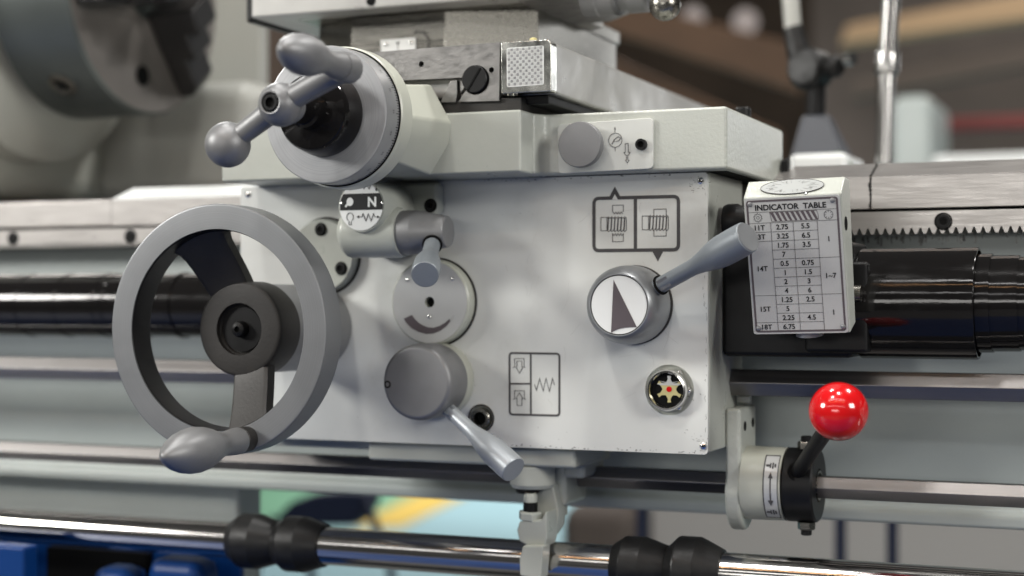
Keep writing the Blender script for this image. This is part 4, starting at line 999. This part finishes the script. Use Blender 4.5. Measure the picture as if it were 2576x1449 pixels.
q = PT.pt(hw_ + .0012, hh * .55, -.010); b = MB(); b.lathe([(0, 0), (.0050, 0), (.0050, .0004), (0, .0004)], q, tu, 28); b.build('side_hole', 'hole', td)
b = MB(); b.tube(PT.pt(-.004, .0, -.028), Vector((PT.pt(-.004, 0, -.028).x, .04, PT.pt(-.004, 0, -.028).z)), .012); b.build('mount_stem', 'black', td)

# ================================================================== start lever with red ball
ZC = -.1425
sl = thing('start_lever', 'glossy red ball lever on a black collar below the indicator box', 'lever', (-.28, YR, ZC))
xp0, xp1 = -.3196, -.3072
pts = []
for a in range(-100, 101, 10):            # rounded bottom in the YZ plane
    t = math.radians(a - 90); pts.append((YR + .0285 * math.cos(t) * .95, ZC - .004 + .0335 * math.sin(t)))
pts = [(.0945, Z_(1850, 1027, .045)), (.0945, ZC + .004)] + [p for p in pts[::-1] if p[1] < ZC] + [(.0445, ZC + .004), (.0445, Z_(1850, 1027, .045))]
b = MB(); b.prism([(xp0, y, z) for y, z in pts], (xp1 - xp0, 0, 0)); bp_ = b.build('bracket_plate', 'hammer', sl, bevel=.003, seg=3)
for y, py in ((.058, 1072), (.083, 1062)):
    z = Z_(1880, py, y); b = MB(); b.lathe([(0, 0), (.0038, 0), (.0038, .0005), (0, .0005)], (xp1 - .0002, y, z), XA, 28); b.build('bolt_hole', 'hole', bp_)
b = MB(); b.lathe([(0, 0), (.0042, 0), (.0042, .010), (0, .010)], (xp0 + .002, .078, Z_(1880, 1006, .07)), XA, 6); b.build('hex_head', 'paint', bp_)
xc_, xd_, xe_ = xp1, X_(1966, .045), X_(2045, .045)
b = MB(); b.lathe([(0, 0), (.0288, 0), (.0284, xd_ - xc_ - .0004), (0, xd_ - xc_ - .0004)], (xc_, YR, ZC), XA, 64); lb_ = b.build('label_drum', 'cream', sl)
b = MB(); b.lathe([(.0096, 0), (.0272, 0), (.0286, .0014), (.0286, xe_ - xd_ - .0014), (.0272, xe_ - xd_), (.0130, xe_ - xd_), (.0125, xe_ - xd_ - .004), (.0096, xe_ - xd_ - .004)], (xd_, YR, ZC), XA, 72); co = b.build('collar', 'black', sl)
b = MB(); b.lathe([(.0097, 0), (.0116, 0), (.0116, .006), (.0097, .006)], (xe_ - .0055, YR, ZC), XA, 40); b.build('inner_bush', 'steel', co)
# curved label strip
def strip(mb, x0, x1, a0, a1, r, h, n=16):
    for i in range(n):
        A0, A1 = math.radians(a0 + (a1 - a0) * i / n), math.radians(a0 + (a1 - a0) * (i + 1) / n)
        P_ = lambda x, a, rr: (x, YR - rr * math.cos(a), ZC + rr * math.sin(a))
        mb.add([P_(x0, A0, r + h), P_(x1, A0, r + h), P_(x1, A1, r + h), P_(x0, A1, r + h), P_(x0, A0, r), P_(x1, A0, r), P_(x1, A1, r), P_(x0, A1, r)],
               [(0, 1, 2, 3), (4, 7, 6, 5), (0, 4, 5, 1), (3, 2, 6, 7), (0, 3, 7, 4), (1, 5, 6, 2)])
xm0, xm1 = xd_ - .0135, xd_ - .0018
b = MB(); strip(b, xm0, xm1, -58, 55, .0287, .0003); b.build('label_border', 'ink', lb_)
b = MB(); strip(b, xm0 + .0011, xm1 - .0006, -55, 52, .0287, .0005); b.build('label_strip', 'plate', lb_)
b = MB(); xmid = (xm0 + xm1) / 2 + .0002; strip(b, xmid - .0005, xmid + .0005, -22, 16, .0287, .0008)
def tri_on(mb, a_tip, a_base, w):
    for k in range(5):
        t0, t1 = k / 5, (k + 1) / 5; strip(mb, xmid - w * (t0 + t1) / 2, xmid + w * (t0 + t1) / 2, a_tip + (a_base - a_tip) * t0, a_tip + (a_base - a_tip) * t1, .0287, .0009, 1)
tri_on(b, -29, -20, .0022); tri_on(b, 23, 14, .0018)
for a in (34, -42):
    strip(b, xmid - .0042, xmid - .0012, a - 1.8, a + 1.8, .0287, .0008, 2); strip(b, xmid - .0012, xmid - .0002, a - 4, a + 4, .0287, .0009, 3)
    strip(b, xmid + .0006, xmid + .0018, a - 5, a + 5, .0287, .0008, 3); strip(b, xmid + .0024, xmid + .0036, a - 3, a + 3, .0287, .0009, 3)
b.build('label_arrows', 'ink', lb_)
xb_ = (xd_ + xe_) / 2
for s, nm in ((1, 'hex_bolt'), (-1, 'hex_bolt')):
    b = MB(); b.lathe([(0, 0), (.0070, 0), (.0070, .0052), (.0062, .006), (0, .006)], (xb_ + .003, YR - .004, ZC + s * .0282), ZA * s, 6); hb_ = b.build(nm, 'steel', co, bevel=.0004)
    b = MB(); b.lathe([(0, 0), (.0042, 0), (.0042, .0035), (.0034, .0042), (0, .0042)], (xb_ + .003, YR - .004, ZC + s * .0342), ZA * s, 24); b.build('bolt_tip', 'black', hb_)
p1 = und(2109.5, 1035, 1.10); p0 = und(2003, 1194, depth(un(2003, 1194, .045)) + .004)
dv = (p1 - p0); b = MB(); b.lathe([(0, 0), (.0056, 0), (.0060, dv.length - .01), (0, dv.length - .01)], p0, dv, 36); b.build('lever_rod', 'black', sl)
b = MB(); b.lathe([(.0058, 0), (.0080, 0), (.0080, .0016), (.0058, .0022)], p0 + dv.normalized() * .004, dv, 28); b.build('rod_seat', 'hole', co)
b = MB(); b.sphere(p1, .0206, 64, 32, dv); b.build('red_ball', 'red', sl)

# ================================================================== trip lever under the apron
zf = Z_(1180, 1168, .004)
tl = thing('trip_lever', 'grey cast trip lever hanging below the apron in front of rod', 'lever', (X_(1350, .02), .02, zf))
YT = .022
c = un(1338, 1180, YT)
b = MB(); zq0, zq1 = Z_(1340, 1226, YT), zf - .0002
b.lathe([(0, 0), (.0160, 0), (.0182, .003), (.0178, zq1 - zq0), (0, zq1 - zq0)], (X_(1340, YT), YT, zq0), ZA, 48); b.build('boss', 'paint', tl)
b = MB(); b.box(X_(1398, .05), X_(1440, .05), .035, .085, Z_(1420, 1272, .04), zf + .002); b.build('guide_arm', 'paint', tl, bevel=.004, seg=3)
b = MB(); b.box(X_(1428, .05), X_(1486, .05), .035, .085, Z_(1450, 1202, .04), zB - .001); b.build('side_lug', 'paint', tl, bevel=.004, seg=3)
b = MB(); q = un(1414, 1272, .05); b.lathe([(0, 0), (.0042, 0), (.0042, .007), (0, .007)], (q[0], .05, q[2]), -ZA, 24); b.build('guide_pin', 'paint', tl)
b = MB(); b.lathe([(0, 0), (.0088, 0), (.0100, .0012), (.0100, .004), (0, .004)], (X_(1333, YT), YT - .004, zq0 - .0040), ZA, 36); b.build('plunger', 'black', tl)
PTr = XZ(.012)
def trp(pts, y0, y1, nm, bev=.0014):
    b = MB(); b.prism([(*PTr.px(*p), ) and (PTr.px(*p)[0], y0, PTr.px(*p)[1]) for p in pts], (0, y1 - y0, 0)); return b.build(nm, 'paint', tl, bevel=bev, seg=3)
trp([(1311, 1224), (1376, 1222), (1392, 1290), (1388, 1330), (1372, 1356), (1330, 1340), (1318, 1290)], .024, .040, 'back_web')
trp([(1318, 1308), (1372, 1304), (1386, 1282), (1388, 1345), (1382, 1372), (1346, 1372), (1318, 1358), (1312, 1330)], .002, .026, 'nose')
trp([(1334, 1366), (1385, 1366), (1379, 1449), (1327, 1440), (1326, 1400)], -.004, .012, 'finger', .0012)
ac = un(1334, 1292, .010)
b = MB(); b.lathe([(0, 0), (.0098, 0), (.0098, .0055), (.0088, .0066), (0, .0066)], (ac.x, .010, Z_(1334, 1306, .010)), Vector((.05, -.05, 1)), 6); nt = b.build('lock_nut', 'paint', tl, bevel=.0006)
b = MB(); b.lathe([(0, 0), (.0058, 0), (.0058, .008), (0, .008)], (ac.x + .0003, .0097, Z_(1334, 1288, .010)), ZA, 28); b.build('thread', 'black', nt)
b = MB(); b.lathe([(0, 0), (.0054, 0), (.0054, .006), (.0042, .0078), (.0030, .0078), (.0030, .006), (0, .006)], (ac.x + .0003, .0097, Z_(1334, 1265, .010)), ZA, 28); b.build('stud_tip', 'paint', nt)

# ================================================================== chuck and headstock, left background
Yx = .30
fcx = un(368, -30, Yx)
ch = thing('lathe_chuck', 'dark round chuck with stepped black jaw, blurred at upper left', 'chuck', (fcx.x - .06, Yx, fcx.z - .14))
RC = .139
b = MB(); b.lathe([(0, -.012), (.03, -.012), (.03, 0), (RC - .003, 0), (RC, -.003), (RC, -.098), (RC - .004, -.102), (0, -.102)], fcx, XA, 96); b.build('body', 'chuck', ch)
b = MB(); b.lathe([(.035, 0), (RC - .003, 0), (RC - .003, .0008), (.035, .0008)], fcx, XA, 96); b.build('ground_face', 'chuckface', ch)
def on_face(r, a): return fcx + Vector((0, r * math.cos(a), r * math.sin(a)))
for k, ang in enumerate((-52, 68, 188)):
    a = math.radians(ang); d = Vector((0, math.cos(a), math.sin(a))); e = Vector((0, -math.sin(a), math.cos(a)))
    jb = MB()
    prof = [(.022, .0), (.022, .060), (.052, .060), (.052, .042), (.082, .042), (.082, .028), (.116, .028), (.128, .018), (.128, .0)]
    jb.prism([fcx + d * r + XA * (h + .0009) - e * .021 for r, h in prof], e * .042); jb.build('jaw', 'jaw', ch, bevel=.003)
for ang in (-95, 20, 130):
    a = math.radians(ang); b = MB(); b.lathe([(0, 0), (.011, 0), (.011, .001), (0, .001)], on_face(.098, a) + XA * .001, XA, 28); b.build('face_bolt_hole', 'hole', ch)
q = Vector((fcx.x - .055, 0, 0)); a = math.radians(205)
p = Vector((fcx.x - .050, Yx + RC * math.cos(math.radians(-125)), fcx.z + RC * math.sin(math.radians(-125)))); nn = Vector((0, math.cos(math.radians(-125)), math.sin(math.radians(-125))))
b = MB(); b.lathe([(0, 0), (.016, 0), (.016, .0012), (.012, .002), (.009, .002), (.008, .0005), (0, .0005)], p, nn, 32); pb = b.build('pinion_socket', 'steel', ch)
b = MB(); b.obox(p + nn * .0012, XA, nn.cross(XA), nn, .006, .006, .0014); b.build('square_drive', 'hole', pb)

hs = thing('headstock', 'olive grey headstock casting with rounded spindle nose behind the chuck', 'headstock', (-1.7, .32, zt))
xh = fcx.x - .17
b = MB(); b.box(-3.0, xh, .12, .60, zt + .004, .55); b.build('housing', 'head', hs, bevel=.03, seg=4)
b = MB(); b.lathe([(0, -.05), (.19, -.05), (.185, .03), (.16, .045), (.10, .060), (0, .060)], (xh, Yx, fcx.z), XA, 72); b.build('spindle_nose', 'head', hs)
b = MB(); b.box(xh - .02, xh + .22, .44, .60, zt + .004, zt + .15); b.build('foot', 'guard', hs, bevel=.03, seg=4)
sp = MB(); sp.box(-3.2, X_(655, .62), .62, .64, -.2, .43); spo = sp.build('splash_guard', 'guard', None, bevel=.002)
tag(spo, 'beige grey sheet splash guard standing behind the chuck', 'guard')
sp = MB(); sp.box(X_(395, .60), X_(412, .60), .595, .6185, -.05, .17); tag(sp.build('guard_strut', 'head', None, bevel=.002), 'dark vertical strut on the splash guard below the chuck', 'strut')
sp = MB(); p0, p1 = un(424, 250, .58), un(468, 470, .58); sp.tube(p0, p1, .006, .006, 16); tag(sp.build('hose', 'bluegrey', None), 'thin slanting dark hose on the splash guard beside the strut', 'hose')

# ================================================================== magnetic stand, coolant pipe and things beyond, right background
Ym = .55
mg = thing('jointed_stand', 'black jointed work light stand with pale arm behind the saddle', 'lamp stand', un(2060, 410, Ym))
def M_(x, y, Y=Ym): return un(x, y, Y)
b = MB(); xa = M_(1985, 400); 
A = [M_(1985, 405, Ym - .03), M_(2128, 402, Ym - .03), M_(2150, 402, Ym + .05), M_(2000, 402, Ym + .05)]
Bq = [M_(2018, 290, Ym - .012), M_(2082, 288, Ym - .012), M_(2090, 288, Ym + .02), M_(2024, 290, Ym + .02)]
b.loft(A, Bq); b.build('base', 'bluegrey', mg, bevel=.004)
b = MB(); b.tube(M_(2052, 292), M_(2054, 215), .0105, .0105); b.build('neck', 'black', mg)
b = MB(); c = M_(2040, 175); b.lathe([(0, -.018), (.018, -.018), (.0225, -.012), (.0225, .012), (.018, .018), (0, .018)], c, Vector((.35, 1, 0)), 40); b.build('joint', 'rubber', mg, bevel=.002)
b = MB(); c = M_(2086, 170, Ym - .02); b.lathe([(0, 0), (.010, 0), (.012, .003), (.012, .010), (.009, .014), (0, .014)], c, Vector((1, -.5, 0)), 24); kn_ = b.build('clamp_knob', 'rubber', mg)
b = MB(); b.lathe([(0, 0), (.007, 0), (.007, .01), (0, .01)], c + Vector((.02, -.012, .006)), Vector((1, -.5, 0)), 16); b.build('knob_nut', 'chrome', kn_)
b = MB(); b.tube(M_(2022, 182), M_(1994, 70), .0150, .0108); b.build('lower_arm', 'rubber', mg)
b = MB(); b.tube(M_(1995, 78), M_(1982, -90), .0092, .0092); b.build('upper_arm', 'guard', mg)
cp = thing('coolant_pipe', 'thin chrome coolant pipe with flexible hose above the ferrule', 'pipe', un(2228, 405, .50))
b = MB(); b.tube(un(2225, 415, .50), un(2229, 182, .50), .0092); b.build('pipe', 'pipe', cp)
b = MB(); p0, p1 = un(2230, 186, .50), un(2233, 133, .50); b.lathe([(0, 0), (.0118, 0), (.0128, .002), (.0128, (p1 - p0).length - .002), (.0118, (p1 - p0).length), (0, (p1 - p0).length)], p0, p1 - p0, 32); b.build('ferrule', 'pipe', cp)
b = MB(); p0, p1 = un(2233, 135, .50), un(2246, -60, .50); L = (p1 - p0).length; prof = [(0, 0)]
for k in range(30): prof += [(.0078, L * k / 30), (.0094, L * (k + .3) / 30), (.0094, L * (k + .7) / 30)]
prof += [(.0078, L), (0, L)]
b.lathe(prof, p0, p1 - p0, 24); b.build('flexible_hose', 'pipe', cp)
# pale things standing on the bench line behind the bed
b = MB(); p0, p1 = un(1985, 412, .46), un(2130, 382, .46); b.box(p0.x, p1.x, .46, .56, zt + .0045, p1.z); tag(b.build('white_block', 'white', None, bevel=.006), 'small white block on the bed under the black stand', 'block')
b = MB(); p0, p1 = un(2240, 420, 2.95), un(2345, 235, 2.95); b.box(p0.x, p1.x, 2.95, 3.3, -1.0, p1.z); gb = b.build('grey_cabinet', 'bed', None, bevel=.03, seg=4); tag(gb, 'blurred pale grey cabinet with rounded top right of the coolant pipe', 'cabinet')
b = MB(); p0, p1 = un(2345, 430, 2.2), un(2900, 372, 2.2); b.box(p0.x, p1.x, 2.2, 2.9, p0.z - .03, p1.z); tag(b.build('white_table', 'white', None, bevel=.01), 'bright white table edge blurred at the right behind the bed', 'table')
b = MB(); p0, p1 = un(2340, 330, 3.4), un(3000, 268, 3.4); b.box(p0.x, p1.x, 3.4, 3.5, p0.z, p1.z); tag(b.build('red_beam', 'redpaint', None, bevel=.01), 'blurred red horizontal band at the right above the white table', 'beam')
b = MB(); p0 = un(2182, 404, .48); b.sphere(Vector((p0.x - .03, .48, p0.z - .004)), .014, 16, 8); tag(b.build('green_rag', 'greencloth', None), 'tiny green rag on the bed beside the coolant pipe foot', 'rag')

# shed interior, far behind
ZF = -1.0
b = MB(); b.box(-14, 14, -4, 16, ZF - .05, ZF); structure(b.build('floor', 'concrete', None))
b = MB(); b.box(-14, 14, 1.9, 11.8, ZF + .0005, ZF + .004); structure(b.build('painted_floor', 'floor', None))
b = MB(); b.box(-14, 14, 11.9, 12.1, ZF, 5.0); structure(b.build('back_wall', 'brown', None))
fl = ZF
def floor_pt(px, py):
    b_ = -(py - CY) / F; d = fl / b_; return und(px, py, d)
def floor_poly(name, m, pts, h):
    mb = MB(); mb.prism([(*floor_pt(*p)[:2], fl + .0042) for p in pts], (0, 0, h)); return structure(mb.build(name, m, None))
floor_poly('green_floor', 'floorgreen', [(640, 1330), (900, 1330), (1120, 1236), (1130, 1180), (640, 1180)], .003)
floor_poly('yellow_line', 'yellow', [(880, 1330), (1010, 1330), (1185, 1244), (1300, 1190), (1180, 1190), (1070, 1240)], .008)
floor_poly('yellow_line', 'yellow', [(1160, 1449), (1420, 1449), (1420, 1425), (1230, 1432)], .008)
# sheets and beams across the background
def slab(name, label, cat, m, pts, Y, th=.12):
    mb = MB(); mb.prism([un(*p, Y) for p in pts], (0, th, 0)); return tag(mb.build(name, m, None, bevel=.01), label, cat)
slab('roof_sheet', 'dark mauve corrugated sheet blurred in the upper right background', 'roof sheet', 'mauve', [(2040, 560), (2040, -60), (2200, -120), (3000, -200), (3000, 560)], 8.0)
slab('tan_board', 'tan diagonal board blurred at the upper right corner', 'board', 'tan', [(2110, 112), (2130, 62), (2620, -28), (2620, 42)], 6.0)
slab('grey_beam', 'dull brown grey diagonal beam below the tan board in the background', 'beam', 'beamgrey', [(2140, 250), (2140, 205), (2620, 110), (2620, 160)], 6.6)
slab('rust_beam', 'rust orange diagonal beam behind the ball crank, upper middle background', 'beam', 'rust', [(1480, 60), (1480, -20), (2000, 110), (2000, 230)], 5.0)
slab('rust_post', 'blurred rust brown girder behind the saddle and slide', 'beam', 'rust', [(1560, 250), (1500, 130), (1950, 330), (1950, 420), (1800, 400)], 5.6)
slab('rust_column', 'rust coloured column seen beside the splash guard edge', 'beam', 'rust', [(672, 260), (720, 260), (760, 470), (672, 470)], 3.0)
slab('brown_wall', 'dark brown wall between splash guard and top slide', 'wall', 'brown', [(640, 40), (800, 40), (800, 480), (640, 480)], 4.0)
for i, (px, py, r) in enumerate(((1875, 55, .062), (1745, 45, .055), (1895, 140, .058), (1945, 150, .05))):
    b = MB(); b.sphere(un(px, py, 6.5), r, 20, 10); o = b.build('round_lamp', 'bokeh', None)
    tag(o, ('pale round lamp glow between ball crank and black stand', 'round lamp glow right beside the polished ball crank', 'lower pale lamp glow left of the black stand', 'dim lamp glow touching the black stand joint')[i], 'lamp', 'blurred lamps in the shed')
# under the bed: chair, blue tray, grey board, posts
chn = thing('chair', 'dark navy chair seat blurred under the bed beside the left collar', 'chair', floor_pt(830, 1449) if False else un(830, 1900, 1.6))
b = MB(); pts = [(690, 1300), (730, 1262), (790, 1240), (860, 1232), (928, 1236), (935, 1262), (905, 1310), (880, 1325), (700, 1325)]
b.prism([un(*p, 1.5) for p in pts], (0, .05, 0)); b.build('backrest', 'navy', chn, bevel=.01)
for p0, p1 in (((918, 1250), (975, 1400)), ((690, 1300), (600, 1560)), ((975, 1400), (1010, 1560)), ((780, 1400), (800, 1700))):
    b = MB(); b.tube(un(*p0, 1.5), un(*p1, 1.5), .008); b.build('leg', 'navy', chn)
tr = thing('chip_tray', 'deep blue sheet metal tray below the rod at lower left', 'tray', (-1.2, .1, -.35))
xt1 = X_(612, .10)
b = MB(); b.box(-2.4, xt1, .095, .103, -.50, Z_(300, 1372, .10)); b.build('rear_wall', 'blue', tr, bevel=.002)
b = MB(); b.box(-2.4, xt1, -.55, .094, -.500, -.494); b.build('tray_floor', 'blue', tr)
b = MB(); b.box(-2.4, X_(60, -.02), -.02, .0, -.40, Z_(0, 1372, -.02)); b.build('side_box', 'blue', tr, bevel=.003)
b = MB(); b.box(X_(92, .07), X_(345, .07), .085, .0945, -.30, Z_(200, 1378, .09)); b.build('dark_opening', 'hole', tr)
for px, py, r in ((270, 1446, .022), (430, 1425, .030)):
    q = un(px, py, .03); b = MB(); b.box(q.x - r, q.x + r, .03, .07, q.z - .05, q.z + .006); b.build('tray_block', 'blue', tr, bevel=.014)
b = MB(); b.box(-2.4, .9, -.62, -.10, -.405, -.398); b.build('front_pan', 'blue', tr, bevel=.002)
b = MB(); p0, p1 = un(1640, 1500, 2.4), un(2700, 1230, 2.4); b.box(p0.x, p1.x + .4, 2.4, 2.45, ZF, p1.z); tag(b.build('grey_board', 'greywall', None), 'warm grey board standing behind the bed at lower right', 'board')
b = MB(); p0, p1 = un(1400, 1440, 2.3), un(1600, 1276, 2.3); b.box(p0.x, p1.x, 2.3, 2.5, ZF, p1.z); tag(b.build('dark_box', 'mauve', None, bevel=.05, seg=3), 'blurred dark box on the floor right of the trip lever', 'box')
for px, lab in ((1612, 'narrow navy post just right of the blurred dark box'), (2112, 'navy post below the black lever collar'), (2243, 'navy post below the control rod, right of the collar')):
    b = MB(); q = un(px, 1350, 1.2); b.box(q.x - .0075, q.x + .0075, 1.2, 1.215, ZF, -.18); tag(b.build('blue_post', 'navy', None), lab, 'post', 'navy posts under the bed')
